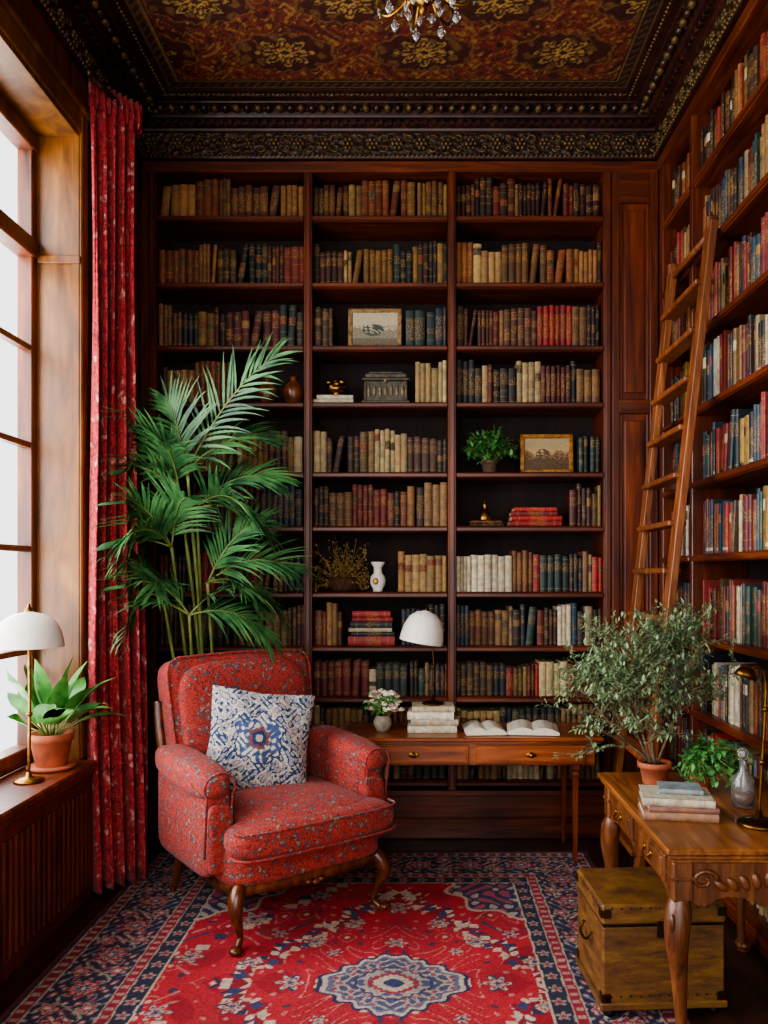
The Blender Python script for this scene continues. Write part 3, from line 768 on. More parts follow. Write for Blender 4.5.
m.lathe([(.001,0),(.026,0),(.03,.006),(.026,.012),(.042,.04),(.046,.065),(.04,.09),(.024,.108),(.024,.14),(.04,.165),(.042,.172),(.036,.172),(.02,.14),(.018,.11),(.001,.10)],(x,4.65,z),22,0)
m.ell((x-.01,4.605,z+.06),(.018,.006,.02),1,8,5)
m.done('white_ceramic_vase',[white,plain('vase_gold','b08a50',.4,.5)])
m=MB();rr=random.Random(9);z=1.4035;x=-.45
m.lathe([(.001,0),(.06,0),(.072,.01),(.085,.05),(.08,.085),(.074,.085),(.06,.03),(.001,.02)],(x,4.68,z),20,0)
for k in range(12):
    a=2*pi*k/12;m.tube([(x+.074*math.cos(a),4.68+.074*math.sin(a),z+.005),(x+.086*math.cos(a+.2),4.68+.086*math.sin(a+.2),z+.05),(x+.08*math.cos(a+.4),4.68+.08*math.sin(a+.4),z+.085)],.004,5,0)
for k in range(90):
    a=rr.uniform(0,2*pi);l=rr.uniform(.12,.30);el=rr.uniform(.1,1.5)
    d=Vector((math.cos(a)*math.cos(el)*1.1,math.sin(a)*math.cos(el)*.45,math.sin(el)))
    p=Vector((x+rr.uniform(-.05,.05),4.69+rr.uniform(-.04,.04),z+.03));pts=[p]
    for j in range(4):
        d=(d+Vector((rr.gauss(0,.15),rr.gauss(0,.08),-.08))).normalized();p=p+d*l/4
        p.z=min(p.z,z+.325);p.z=max(p.z,z+.01);p.x=max(min(p.x,-.315),-.605);p.y=min(max(p.y,4.59),4.8);pts.append(p.copy())
    m.tube(pts,.0016,4,1)
    for q in pts[1:]:
        for _ in range(2):
            m.ell(q+Vector((rr.gauss(0,.008),rr.gauss(0,.008),rr.gauss(0,.006))),(.0052,.0052,.0052),1 if rr.random()<.6 else 2,5,4)
m.done('dried_flower_basket',[plain('wicker','4a2e16',.8,0,.3,60),plain('dried_stem','86683a',.8,0,.3,40),plain('dried_bud','9a8440',.8)])

# ------------------------------------------------------------------ curtain
m=MB();nu,nv=180,50;vs=[];fs=[]
for j in range(nv+1):
    t=j/nv;z=3.79-(3.79-.015)*t
    for i in range(nu+1):
        u=i/nu
        sp=1.0+.14*t
        bx_=-1.562+(.150*sp)*u+.03*t*t; by=3.775+.20*u*sp-.02*t
        amp=.046*(.65+.5*min(1,t*3))*(1+.25*math.sin(u*9+1))
        ph=2*pi*5.0*u+.45*math.sin(t*5+u*4)+.3*math.sin(t*11)
        o=amp*math.sin(ph)+.012*math.sin(ph*2.3+t*7)+.005*math.sin(ph*5+t*13)
        if t<.03: o*=.8
        bulge=.012*math.sin(t*6+u*3)
        x=bx_+o*.62+bulge; y=by-o*.78
        x=max(x,XL+.028)
        vs.append((x,y,z+ (.018*abs(math.sin(ph/2)) if j==0 else 0)))
for j in range(nv):
    for i in range(nu):
        q=j*(nu+1)+i;fs.append([q,q+1,q+nu+2,q+nu+1])
m.add(vs,fs,0,True)
vs=[];fs=[]
for j in range(5):
    for i in range(nu+1):
        u=i/nu;ph=2*pi*9*u;o=(.028+.014*math.sin(j*1.2))*math.sin(ph)
        vs.append((max(-1.565+.175*u+o*.6+.004,XL+.022),3.765+.215*u-o*.75,3.70+j*.035))
for j in range(4):
    for i in range(nu):
        q=j*(nu+1)+i;fs.append([q,q+1,q+nu+2,q+nu+1])
m.add(vs,fs,0,True)
m.tube([(-1.51,3.66,3.79),(-1.43,4.05,3.79)],.012,8,1)
m.ell((-1.51,3.65,3.79),(.022,.022,.022),1);m.tube([(XL,4.03,3.79),(-1.44,4.03,3.79)],.008,6,1)
ob=m.done('red_floral_curtain',[f_curt,dbrass],False)
md=ob.modifiers.new('thick','SOLIDIFY');md.thickness=.003

# ------------------------------------------------------------------ palm
m=MB();PX,PY=-1.175,4.27;rr=random.Random(21)
m.lathe([(.001,0),(.115,0),(.12,.01),(.15,.2),(.155,.33),(.165,.335),(.165,.36),(.148,.36),(.14,.31),(.001,.31)],(PX,PY,0.006),26,0)
m.lathe([(.001,.324),(.143,.322)],(PX,PY,0),16,3,caps=False)
def clampv(p,x0=XL+.05,y1=YB-.03):
    p=Vector(p)
    if p.x<x0:p.x=x0
    if p.y>y1:p.y=y1
    return p
def hitcurt(p): # keep foliage out of the curtain volume
    x,y,z=p
    if x<-1.37 and 3.70<y<4.07: x=-1.37
    return (x,y,z)
def frond(base,az,el,L,droop,roll=0.0,lw=.0165,ll=.22,n=19):
    d=Vector((math.cos(az)*math.cos(el),math.sin(az)*math.cos(el),math.sin(el)));p=Vector(base);pts=[];K=16;tg=[]
    for i in range(K+1):
        pts.append(Vector(hitcurt(clampv(p))));tg.append(d.copy())
        d=(d+Vector((0,0,-droop/K*(.5+i/K)))).normalized();p=p+d*L/K
    m.tube(pts,[.0050*(1-.8*i/K)+.001 for i in range(K+1)],5,2)
    for i in range(n):
        t=.18+.82*i/(n-1);q=t*K;i0=min(int(q),K-1);fr_=q-i0
        P=pts[i0].lerp(pts[i0+1],fr_);T=tg[i0]
        side=T.cross(Vector((0,0,1)));
        if side.length<.05: side=Vector((1,0,0))
        side.normalize()
        side=Matrix.Rotation(roll,3,T)@side;up=side.cross(T)
        for sg in(-1,1):
            ang=math.radians(54-32*t)+rr.gauss(0,.08)
            D=T*math.cos(ang)+side*sg*math.sin(ang)+up*.12
            l=ll*(.45+.75*math.sin(pi*(.18+.72*t)))*rr.uniform(.8,1.12)
            sd=D.cross(up)
            o=len(m.v)
            m.leaf(P,D,l,lw*rr.uniform(.8,1.2),.35+.5*rr.random(),1,5,sd,.25,.7)
            for kk in range(o,len(m.v)):
                x_,y_,z_=m.v[kk]
                m.v[kk]=hitcurt((max(x_,XL+.03),min(y_,YB-.015),z_))
canes=[((-.03,.0),(-.07,-.26),1.64),((.04,-.02),(.02,-.30),2.02),((.0,.05),(.05,-.24),1.84),((-.06,-.05),(-.10,-.30),1.40),((.07,.04),(.10,-.22),1.46),((.0,-.08),(.03,-.30),1.30),((.03,.03),(-.03,-.26),1.92)]
for (b0,b1,h) in canes:
    P0=(PX+b0[0],PY+b0[1],.3);P1=(PX+b1[0]*.4+b0[0]*.6,PY+(b1[1]*.25+b0[1]*.75),(.3+h)/2);P2=(PX+b1[0],PY+b1[1],h)
    pts=cat([P0,P1,P2],10)
    m.tube(pts,[.012-.005*i/len(pts)+(.0025 if i%4==0 else 0) for i in range(len(pts))],7,2)
def crown(ci,lst):
    b0,b1,h=canes[ci];base=(PX+b1[0],PY+b1[1],h)
    for L_ in lst:
        az,el,L,dr=L_[:4];ro=L_[4] if len(L_)>4 else rr.uniform(-45,45)
        frond(base,math.radians(az),math.radians(el),L,dr,math.radians(ro))
crown(1,[(2,64,.72,.80,70),(180,80,.36,1.0,70),(10,48,.46,1.2,40),(205,50,.44,1.2)])
crown(6,[(200,62,.44,1.1,-60),(-90,60,.38,1.5),(222,40,.42,1.3)])
crown(2,[(0,48,.46,1.4,50),(-35,30,.40,1.6),(-10,12,.42,1.4)])
crown(0,[(210,50,.46,1.2,-50),(216,22,.46,1.3),(-110,40,.38,1.7),(-60,65,.36,1.5),(235,60,.40,1.4)])
crown(3,[(212,40,.42,1.5),(216,8,.40,1.4),(-80,45,.30,1.7),(200,62,.34,1.5)])
crown(4,[(0,42,.46,1.5),(-30,20,.38,1.7),(0,8,.42,1.5),(5,68,.42,1.3,50)])
crown(5,[(-10,50,.40,1.6),(-150,40,.34,1.7),(5,20,.42,1.6),(205,60,.34,1.6)])
m.done('potted_palm',[blackp,g_palm,g_stem,soil],False)

# ------------------------------------------------------------------ armchair
m=MB();F,Wd=0,1
TCH=Matrix.Translation((-.672,3.66,RT))@Matrix.Rotation(math.radians(37.5),4,'Z')
m.T=TCH
def cab(x,y,sx,sy,h,mat,th=1.0,m=m):
    P=cat([(x,y,h),(x+sx*.022,y+sy*.022,h*.86),(x+sx*.030,y+sy*.030,h*.66),(x+sx*.006,y+sy*.006,h*.36),(x-sx*.006,y-sy*.006,h*.18),(x+sx*.014,y+sy*.014,h*.06),(x+sx*.028,y+sy*.028,0)],5)
    rr_=[.030,.032,.028,.018,.0135,.016,.022]
    rad=[float(q[0]) for q in cat([(r,0) for r in rr_],5)]
    m.tube(P,[r*th for r in rad],12,mat)
    m.ell((x+sx*.032,y+sy*.032,.016*th),(.028*th,.028*th,.016*th),mat,12,6)
    for k in(-1,1): m.ell((x+sx*.03+k*.012,y+sy*.03,h*.8),(.012*th,.012*th,.026*th),mat,8,5)
for sx in(-1,1):
    cab(sx*.325,-.345,sx,-1,.25,Wd)
    m.tube(cat([(sx*.31,.31,.30),(sx*.31,.33,.18),(sx*.315,.36,.08),(sx*.32,.40,0)],6),[.026-.0006*i for i in range(19)],10,Wd,(1,1))
def rail(p0,p1,out,drop):
    p0=Vector(p0);p1=Vector(p1);n=26;o=Vector(out);vs=[];fs=[]
    for i in range(n+1):
        t=i/n;c=p0.lerp(p1,t);bow=math.sin(pi*t)*.018
        lo=.218-drop*(math.exp(-((t-.5)/.13)**2))+.010*math.cos(t*2*pi*2)-.020*(abs(t-.5)*2)**6
        for oo,z in((bow,.255),(bow,lo),(bow-.035,lo),(bow-.035,.255)): vs.append((c+o*oo)+Vector((0,0,z)))
    for i in range(n):
        for k in range(4): fs.append([i*4+k,i*4+(k+1)%4,i*4+4+(k+1)%4,i*4+4+k])
    m.add(vs,fs,Wd,True)
rail((-.33,-.365,0),(.33,-.365,0),(0,-1,0),.020)
rail((-.36,-.335,0),(-.335,.33,0),(-1,0,0),.014);rail((.36,-.335,0),(.335,.33,0),(1,0,0),.014);rail((-.31,.345,0),(.31,.345,0),(0,1,0),.0)
for k in(-1,0,1): m.ell((k*.03,-.387,.210-abs(k)*-.006),(.02,.010,.012),Wd,8,5)
m.soft((0,-.005,.325),(.375,.385,.092),7,F,None,14)
def cush(p):
    q=Vector(p);q.z+= .024*(1-(p.x/.3)**2)*(1-((p.y)/.36)**2)*(1 if p.z>0 else 0);return q
m.soft((0,-.095,.440),(.325,.365,.080),4.2,F,None,16,cush)
m.soft((0,-.365,.436),(.385,.120,.075),3.4,F,None,14)
for zz in(.385,.488):
    pts=[]
    for k in range(41):
        a=pi+pi*k/40
        pts.append((math.copysign(abs(math.cos(a))**.4,math.cos(a))*.378,-.376+math.copysign(abs(math.sin(a))**.5,math.sin(a))*.108,zz))
    m.tube(pts,.0055,6,F)
for sx in(-1,1):
    fa=lambda p:Vector((p.x,p.y,p.z+.05*p.y))
    m.soft((sx*.372,.03,.46),(.058,.29,.20),8,F,None,12)
    m.soft((sx*.382,.02,.655),(.084,.315,.070),3.0,F,None,14,fa)
    m.soft((sx*.335,.04,.52),(.04,.27,.14),4,F,None,10)
    pts=[(sx*.382+.066*math.cos(a),-.287,.642+.056*math.sin(a)) for a in [(-.6+k*(pi+1.2)/18) for k in range(19)]]
    pts=[(pts[0][0],-.262,.36)]+pts+[(pts[-1][0],-.262,.36)]
    m.tube(pts,.0055,6,F)
    m.soft((sx*.372,-.262,.43),(.052,.03,.14),5,F,None,8)
tb=rx(-math.radians(11))
def bk(p):
    q=Vector(p)
    if p.z>0: q.z+=.010*(1-(p.x/.34)**2)*(p.z/.36)
    q.x*=1+.06*(p.z/.36)
    return q
m.soft((0,.345,.735),(.360,.085,.365),10,F,tb,18,bk)
m.soft((0,.280,.74),(.325,.075,.335),5.0,F,tb,14,bk)
for sx in(-1,1):
    pts=cat([(sx*.345,.335,.26),(sx*.362,.365,.5),(sx*.378,.415,.78),(sx*.380,.43,.90)],6)
    m.tube(pts,[.020]*len(pts),8,Wd,(1.0,1.3))
    pts=[tb@Vector(q)+Vector((0,.345,.735)) for q in [(sx*.345,-.078,-.2),(sx*.370,-.078,.2),(sx*.366,-.078,.325),(sx*.32,-.078,.364)]]
    m.tube(cat(pts,5),.006,6,F)
pts=[tb@Vector(q)+Vector((0,.345,.735)) for q in [(-.32,-.078,.364),(-.14,-.078,.372),(0,-.078,.374),(.14,-.078,.372),(.32,-.078,.364)]]
m.tube(cat(pts,5),.006,6,F)
chair=m.done('upholstered_armchair',[f_chair,w_chr])
# pillow
m=MB()
m.T=TCH@Matrix.Translation((-.03,.080,.722))@(rz(math.radians(-18))@rx(math.radians(-18))@ry(math.radians(9))).to_4x4()
n=120;S=.242;vs=[];fs=[];co=[]
def pc(u,v):
    r=math.hypot(u,v);th=math.atan2(v,u)
    c='bdb6a8'
    g=math.sin(10*u+2.5*math.sin(8*v+1)+.7)*math.sin(11*v+2.5*math.sin(9*u+2))
    g3=math.sin(27*u+2*math.sin(15*v+1))*math.sin(25*v+2*math.sin(17*u))
    if g>.25:c='2c4260'
    if g>.62:c='8e9098'
    if g<-.45:c='4e6884'
    if g<-.75:c='b09c90'
    if abs(g+.15)<.06:c='6c7c90'
    if g3>.6:c='203050'
    if g3<-.7:c='a48478'
    q=math.hypot(u+.05,v-.02)*(1+.10*math.cos(6*th)+.05*math.sin(11*th))
    for lim,cc in((.46,'28365a'),(.43,'aca498'),(.38,'465a80'),(.28,'a0948a'),(.20,'704448'),(.14,'26345a'),(.07,'b0a694')):
        if q<lim:c=cc
    if .20<q<.43 and g3>.1:c='36486c'
    if .20<q<.43 and g3<-.4:c='c4bcae'
    return lin(c)+(1,)
for sd in(-1,1):
    o=len(vs)
    for j in range(n+1):
        for i in range(n+1):
            u=2*i/n-1;v_=2*j/n-1
            th_=.085*((1-u**2)*(1-v_**2))**.42
            pin=1-.08*(1-abs(u))*abs(v_)**3;pin2=1-.08*(1-abs(v_))*abs(u)**3
            vs.append((u*S*pin2*(1),sd*th_+.004*math.sin(u*9+v_*4),v_*S*pin))
    for j in range(n):
        for i in range(n):
            q=o+j*(n+1)+i;fs.append([q,q+1,q+n+2,q+n+1]);co.append(pc(2*(i+.5)/n-1,2*(j+.5)/n-1))
m.add(vs,fs,0,True,co)
m.done('throw_pillow',[m_pil])

# ------------------------------------------------------------------ writing desk (back)
m=MB();H=.665;x0,x1,y0,y1=-.405,.945,4.10,4.535
m.bx(x0,x1,y0,y1,H-.022,H,0,.008);m.bx(x0+.012,x1-.012,y0+.012,y1-.008,H-.034,H-.022,0,.005)
ax0,ax1=x0+.04,x1-.04
m.bx(ax0,ax1,y0+.035,y1-.03,H-.15,H-.034,0,.003)
mid=(ax0+ax1)/2
for a,b_ in((ax0+.05,mid-.02),(mid+.02,ax1-.05)):
    m.bx(a,b_,y0+.022,y0+.04,H-.14,H-.045,0,.006)
    m.bx(a+.012,b_-.012,y0+.017,y0+.03,H-.128,H-.057,0,.008)
    c=(a+b_)/2
    m.lathe([(.001,0),(.014,0),(.016,.004),(.006,.01),(.012,.016),(.012,.022),(.001,.026)],(c,y0+.02,H-.092),14,2,rx(pi/2))
    m.ell((c,y0+.016,H-.092),(.028,.003,.014),2,12,6)
for x in(ax0+.06,ax1-.10):
    for y in(y0+.055,y1-.055):
        m.bx(x-.022,x+.022,y-.022,y+.022,H-.16,H-.034,1,.003)
        m.lathe([(.012,RT),(.014,.02),(.013,.03),(.022,H-.22),(.026,H-.20),(.020,H-.185),(.030,H-.172),(.030,H-.15)],(x,y,0),4,1,rz(pi/4),False)
m.done('writing_desk',[w_desk,w_deskv,brass])
m=MB();z=H+.0005
for t,c,w,dx in((.036,'cbc2aa',.26,0),(.034,'b2a890',.25,.008),(.038,'d8d0bc',.245,-.006),(.030,'b8ac90',.225,.004)):
    flatbook(m,.065+dx,4.31,z,w,.17,t,c,dx*6);z+=t+.0003
m.done('stacked_books',[m_book]);zb=z
def dome_lamp(name,x,y,z,ztop,r,sh,lean=0,side=.0,metal=brass):
    m=MB()
    m.lathe([(.001,0),(.055,0),(.06,.004),(.058,.010),(.03,.016),(.012,.022),(.008,.04)],(x,y,z),24,1)
    px=x+side
    pts=cat([(x,y,z+.02),(x+.004,y,z+(ztop-z)*.45),(x+side*.6,y,ztop-.055),(px,y,ztop-.012)],6)
    m.tube(pts,[.0062]*len(pts),8,1)
    m.ell((x+.003,y,z+(ztop-z)*.4),(.012,.012,.012),1,10,6)
    M=ry(lean)
    P=[(r,-sh),(r*.985,-sh*.82),(r*.9,-sh*.5),(r*.72,-sh*.22),(r*.45,-sh*.06),(r*.16,0),(.016,.004),(.016,.0),(r*.16,-.005),(r*.44,-sh*.06-.004),(r*.7,-sh*.22-.004),(r*.88,-sh*.5),(r*.965,-sh*.82),(r*.985,-sh)]
    m.lathe(P,(px,y,ztop),32,0,M,caps=False)
    m.lathe([(.001,-.012),(.018,-.01),(.016,.012),(.008,.02),(.006,.034),(.001,.036)],(px,y,ztop),14,1,M)
    m.ell((px,y,ztop-.05),(.024,.024,.032),0,12,8)
    m.tube([(px,y,ztop-.03),(px,y,ztop)],.013,10,1)
    m.done(name,[white,metal],False)
dome_lamp('desk_lamp',.07,4.31,zb,1.305,.118,.170,math.radians(10),-.035,dbrass)
dome_lamp('table_lamp',-1.628,3.33,.64,1.345,.137,.145,0,0,brass)
def openbook(name,cx,cy,z,w,d,rot):
    m=MB();M=rz(rot)
    pz=lambda t:.008+.040*(math.sin(pi*min(1,t*.8+.12))**.8)*(1-t*.35)
    for sg in(-1,1):
        n=14;top=[(sg*i/n*w/2,pz(i/n)) for i in range(n+1)]
        out=[(sg*0.0,.003)]+top+[(sg*w/2,.003)]
        def fn(u,v_,s):
            q=M@Vector((u,s,0));return(cx+q.x,cy+q.y,z+v_)
        m.plate(out,fn,-d/2,d/2,0,None)
        q=M@Vector((sg*w/4,0,0));m.box((cx+q.x,cy+q.y,z+.0018),(w/2+.008,d+.01,.0034),1,.001,M)
        for k in range(10):
            yy=-d/2+.03+k*(d-.06)/9
            for (t0,t1) in((.2,.5),(.5,.85)):
                a=[]
                for t in(t0,t1):
                    for yo in(0,.004):
                        q=M@Vector((sg*t*w/2,yy+yo,0));a.append((cx+q.x,cy+q.y,z+pz(t)+.0008))
                m.add([a[0],a[2],a[3],a[1]],[[0,1,2,3]],2)
    m.done(name,[paper,plain('book_board','4a3020',.6),plain('ink','8a8274',.8)])
openbook('open_book',.340,4.26,H,.21,.22,.06)
openbook('open_book',.600,4.27,H,.27,.24,-.1)
m=MB();rr=random.Random(4);x,y=-.20,4.29
m.lathe([(.001,0),(.03,0),(.034,.005),(.048,.03),(.05,.05),(.042,.07),(.036,.078),(.042,.084),(.038,.084),(.03,.075),(.001,.06)],(x,y,H),20,0)
for k in range(64):
    a=rr.uniform(0,2*pi);cz=rr.uniform(.0,1);r=.10*math.sqrt(1-cz*cz*.7)*rr.uniform(.5,1)
    p=Vector((x+r*math.cos(a),y+r*math.sin(a)*.8,H+.110+.105*cz))
    m.tube([(x,y,H+.07),p],.0015,4,2)
    mt=3 if rr.random()<.85 else 4
    if k%3: 
        R_=rr.uniform(.010,.018)
        for j in range(6):
            b_=2*pi*j/6;m.ell(p+Vector((R_*.8*math.cos(b_),R_*.8*math.sin(b_),0)),(R_*.62,R_*.62,R_*.5),mt,6,4)
        m.ell(p+Vector((0,0,R_*.3)),(R_*.6,R_*.6,R_*.5),mt,6,4)
    else:
        for j in range(3): m.leaf(p,(math.cos(a+j-1),math.sin(a+j-1),.2),.045,.022,.8,5,4)
m.done('flower_vase',[plain('vase_stone','9a9078',.6,0,.2,40),soil,g_stem,blossom,blossom2,g_broad])

# ------------------------------------------------------------------ library ladder
m=MB()
def LP(t,y): return Vector((1.005+(1.325-1.005)*t,y,3.10*t))
for y0_,y1_ in((4.27,4.19),(3.72,3.63)):
    m.beam(LP(0,y0_)+Vector((0,0,.004)),LP(1,y1_),.034,.078,0,(0,1,0))
z=.2
while z<3.0:
    t=z/3.10;ya=4.27-.08*t-.01;yb=3.72-.09*t+.01
    c0=LP(t,ya);c1=LP(t,yb)
    m.box((c0+c1)/2,(.085,abs(ya-yb),.026),0,.005)
    z+=.22
for y in(4.19,3.63): m.box(LP(1,y),(.05,.034,.06),0,.01)
m.tube([LP(.985,4.19)+Vector((.0,.02,0)),LP(.985,3.63)+Vector((.0,-.02,0))],.016,10,0)
for y in(4.27,3.72): m.box(LP(0,y)+Vector((0,0,.012)),(.05,.075,.024),1,.006)
m.done('library_ladder',[w_lad,iron])

# ------------------------------------------------------------------ carved desk (right)
m=MB();H2=.70;x0,x1,y0,y1=.72,1.335,2.33,3.25
m.bx(x0,x1,y0,y1,H2-.020,H2,0,.008);m.bx(x0+.010,x1,y0+.010,y1-.01,H2-.034,H2-.020,0,.006);m.bx(x0+.022,x1,y0+.022,y1-.022,H2-.048,H2-.034,0,.006)
m.bx(x0+.04,x1-.02,y0+.04,y1-.04,H2-.15,H2-.046,1,.003)
for c in(y0+.27,y1-.27):
    m.bx(x0+.028,x0+.045,c-.15,c+.15,H2-.14,H2-.058,1,.006);m.bx(x0+.022,x0+.04,c-.13,c+.13,H2-.128,H2-.070,1,.008)
    m.tube(cat([(x0+.02,c-.035,H2-.092),(x0+.008,c-.02,H2-.106),(x0+.006,c,H2-.110),(x0+.008,c+.02,H2-.106),(x0+.02,c+.035,H2-.092)],4),.0035,6,2)
    for k in(-.035,.035): m.ell((x0+.02,c+k,H2-.092),(.006,.009,.009),2,8,5)
out=[(x0+.05,H2-.05)]
for i in range(31):
    t=i/30;u=x0+.05+(x1-x0-.09)*t
    out.append((u,H2-.150-.035*math.exp(-((t-.5)/.1)**2)-.028*math.exp(-((t-.12)/.07)**2)-.028*math.exp(-((t-.88)/.07)**2)))
out.append((x1-.04,H2-.05))
for ya,yb in((y0+.030,y0+.048),(y1-.048,y1-.030)): m.plate(out,lambda u,v_,s:(u,s,v_),ya,yb,1)
out=[(y0+.05,H2-.14)]
for i in range(41):
    t=i/40;out.append((y0+.05+(y1-y0-.10)*t,H2-.152-.03*math.exp(-((t-.5)/.06)**2)-.028*math.exp(-((t-.06)/.05)**2)-.028*math.exp(-((t-.94)/.05)**2)))
out.append((y1-.05,H2-.14))
m.plate(out,lambda u,v_,s:(s,u,v_),x0+.036,x0+.052,1)
xc=(x0+x1)/2
for k in range(-4,5):
    m.ell((xc+k*.035,y0+.028,H2-.10-abs(k)*.004),(.014,.010,.026),1,8,5,ry(k*.25))
for sc_ in(-1,1):
    P=[];
    for j in range(20):
        t=j/19;an=t*2.4*pi;r=.04*(1-.8*t);P.append((xc+sc_*(.19+r*math.cos(an+pi)),y0+.026,H2-.10+r*math.sin(an)*.8))
    m.tube(P,[.008*(1-.5*j/19) for j in range(20)],6,1)
for xx,sx in((x0+.055,-1),(x1-.05,1)):
    for yy,sy in((y0+.055,-1),(y1-.055,1)):
        z0=RT if sx<0 else 0
        m.bx(xx-.032,xx+.032,yy-.032,yy+.032,H2-.165,H2-.046,1,.006)
        m.bx(xx-.036,xx+.036,yy-.036,yy+.036,H2-.100,H2-.088,1,.004)
        P=cat([(xx,yy,H2-.16),(xx+sx*.006,yy+sy*.006,H2-.20),(xx+sx*.014,yy+sy*.014,H2-.27),(xx+sx*.004,yy+sy*.004,H2-.40),(xx-sx*.006,yy-sy*.006,.14),(xx,yy,.05),(xx+sx*.012,yy+sy*.012,z0)],6)
        rad=[float(q[0]) for q in cat([(r,0) for r in(.030,.038,.036,.024,.016,.017,.026)],6)]
        m.tube(P,rad,14,1)
        m.ell((xx+sx*.012,yy+sy*.012,z0+.022),(.034,.034,.022),1,12,6)
        for k in(-1,0,1): m.ell((xx+sx*.022+k*.013,yy+sy*.036,H2-.235-abs(k)*-.01),(.009,.012,.030),1,8,5)
        for k in(-1,1): m.ell((xx+sx*.036,yy+sy*.012+k*.013,H2-.235),(.011,.009,.028),1,8,5)
m.done('carved_side_desk',[w_rd,w_rdv,brass])
# trunk
m_trk,nt,b=nm('aged_trunk');v=coords(nt,(2,2,7));n=nn(nt,'ShaderNodeTexNoise',Scale=4.0,Detail=12.0,Roughness=.7);nt.links.new(v,n.inputs['Vector'])
nt.links.new(ramp(nt,n.outputs['Fac'],[(.3,lin('3a2210')),(.45,lin('5e3c1c')),(.58,lin('75501f')),(.68,lin('84602e')),(.76,lin('563618'))]),b.inputs['Base Color']);b.inputs['Roughness'].default_value=.5;bump(nt,b,n.outputs['Fac'],.3,.01)
m=MB();m.T=Matrix.Translation((.815,2.87,RT))@Matrix.Rotation(math.radians(3),4,'Z')
w,d,h=.42,.34,.385
m.bx(-w/2,w/2,-d/2,d/2,.03,h-.075,0,.006);m.bx(-w/2-.004,w/2+.004,-d/2-.004,d/2+.004,h-.07,h,0,.008)
m.bx(-w/2+.003,w/2-.003,-d/2+.003,d/2-.003,h-.08,h-.065,1,.001)
m.bx(-w/2-.008,w/2+.008,-d/2-.008,d/2+.008,.03,.055,0,.004)
for sx in(-1,1):
    for sy in(-1,1):
        m.lathe([(.018,0),(.024,.012),(.018,.03)],(sx*(w/2-.03),sy*(d/2-.03),0),12,1)
        for z_ in(.07,h-.03):
            m.box((sx*(w/2-.0),sy*(d/2-.014),z_),(.008 if abs(z_-h+.03)>.001 else .014,.028,.03),2,.003);m.box((sx*(w/2-.014),sy*(d/2),z_),(.028,.008 if abs(z_-h+.03)>.001 else .014,.03),2,.003)
for k in range(12):
    t=-w/2+.03+k*(w-.06)/11
    m.ell((t,-d/2-.004,h-.012),(.004,.003,.004),2,6,4);m.ell((t,-d/2-.001,.075),(.004,.003,.004),2,6,4)
for k in range(9):
    t=-d/2+.03+k*(d-.06)/8
    m.ell((-w/2-.004,t,h-.012),(.003,.004,.004),2,6,4)
m.box((0,-d/2-.004,h-.085),(.05,.008,.055),2,.003);m.ell((0,-d/2-.010,h-.095),(.007,.004,.010),1,8,5)
m.tube(cat([(-w/2-.006,-.05,.24),(-w/2-.022,-.04,.215),(-w/2-.024,0,.205),(-w/2-.022,.04,.215),(-w/2-.006,.05,.24)],4),.005,6,2)
m.done('wooden_trunk',[m_trk,iron,dbrass])

# ------------------------------------------------------------------ right desk items
m=MB();rr=random.Random(8);x,y=.900,3.07;ph=.085;pr=.058
m.lathe([(.001,0),(pr*.72,0),(pr*.76,.004),(pr*.95,ph*.74),(pr*1.1,ph*.75),(pr*1.12,ph),(pr*.96,ph),(pr*.9,ph*.86),(.001,ph*.86)],(x,y,H2),24,0)
m.lathe([(.001,ph*.875),(pr*.89,ph*.87)],(x,y,H2),14,3,caps=False)
def branch(p,d,L,r,lev):
    pts=[p.copy()];K=6
    for i in range(K):
        d=(d+Vector((rr.gauss(0,.13),rr.gauss(0,.13),rr.gauss(0,.08)+(.03 if lev<2 else -.03)))).normalized();p=p+d*L/K
        p.x=min(p.x,1.30);p.z=max(p.z,H2+.10);pts.append(p.copy())
        if lev>=2 or (lev==1 and i>2):
            for _ in range(3 if lev>=2 else 1):
                dd=Vector((rr.gauss(0,1),rr.gauss(0,1),rr.gauss(0,.8)))+d*.9
                m.leaf(p+Vector((rr.gauss(0,.006),rr.gauss(0,.006),rr.gauss(0,.006))),dd,rr.uniform(.016,.032),rr.uniform(.007,.012),.3,1,3)
        if lev<3 and i>=1:
            for _ in range(2 if lev>0 else 1):
                a=rr.uniform(0,2*pi)
                nd=(d*.8+Vector((math.cos(a),math.sin(a)*.8,rr.uniform(-.2,.5)))*.85).normalized()
                if lev<2 or rr.random()<.42: branch(p.copy(),nd,L*rr.uniform(.5,.74),r*.55,lev+1)
    m.tube(pts,[r*(1-.6*i/K) for i in range(K+1)],5,2)
B=Vector((x,y,H2+.07))
branch(B,Vector((-.14,0,1)),.36,.0085,0)
branch(B+Vector((.012,.01,0)),Vector((.34,.0,.9)),.31,.006,1)
branch(B+Vector((-.01,.01,0)),Vector((-.75,-.1,.7)),.33,.006,1)
branch(B+Vector((-.01,-.01,0)),Vector((-.35,-.35,.8)),.30,.006,1)
branch(B+Vector((-.01,.0,0)),Vector((-.55,.2,.95)),.36,.006,1)
m.done('potted_olive_tree',[terra,g_olive,bark,soil],False)
ballplant('potted_ivy',1.03,2.95,H2,.07,.048,(1.08,2.92,H2+.085),(.13,.12,.12),1500,g_ivy,terra,.026,12,ymax=3.2)
m=MB();z=H2+.0005
for t,c,w,dx in((.026,'96705a',.235,0),(.020,'8a6056',.22,.006),(.024,'b8b09c',.225,-.004),):
    flatbook(m,.86+dx,2.68,z,w,.17,t,c,-.15+dx*8);z+=t+.0003
m.done('stacked_books',[m_book])
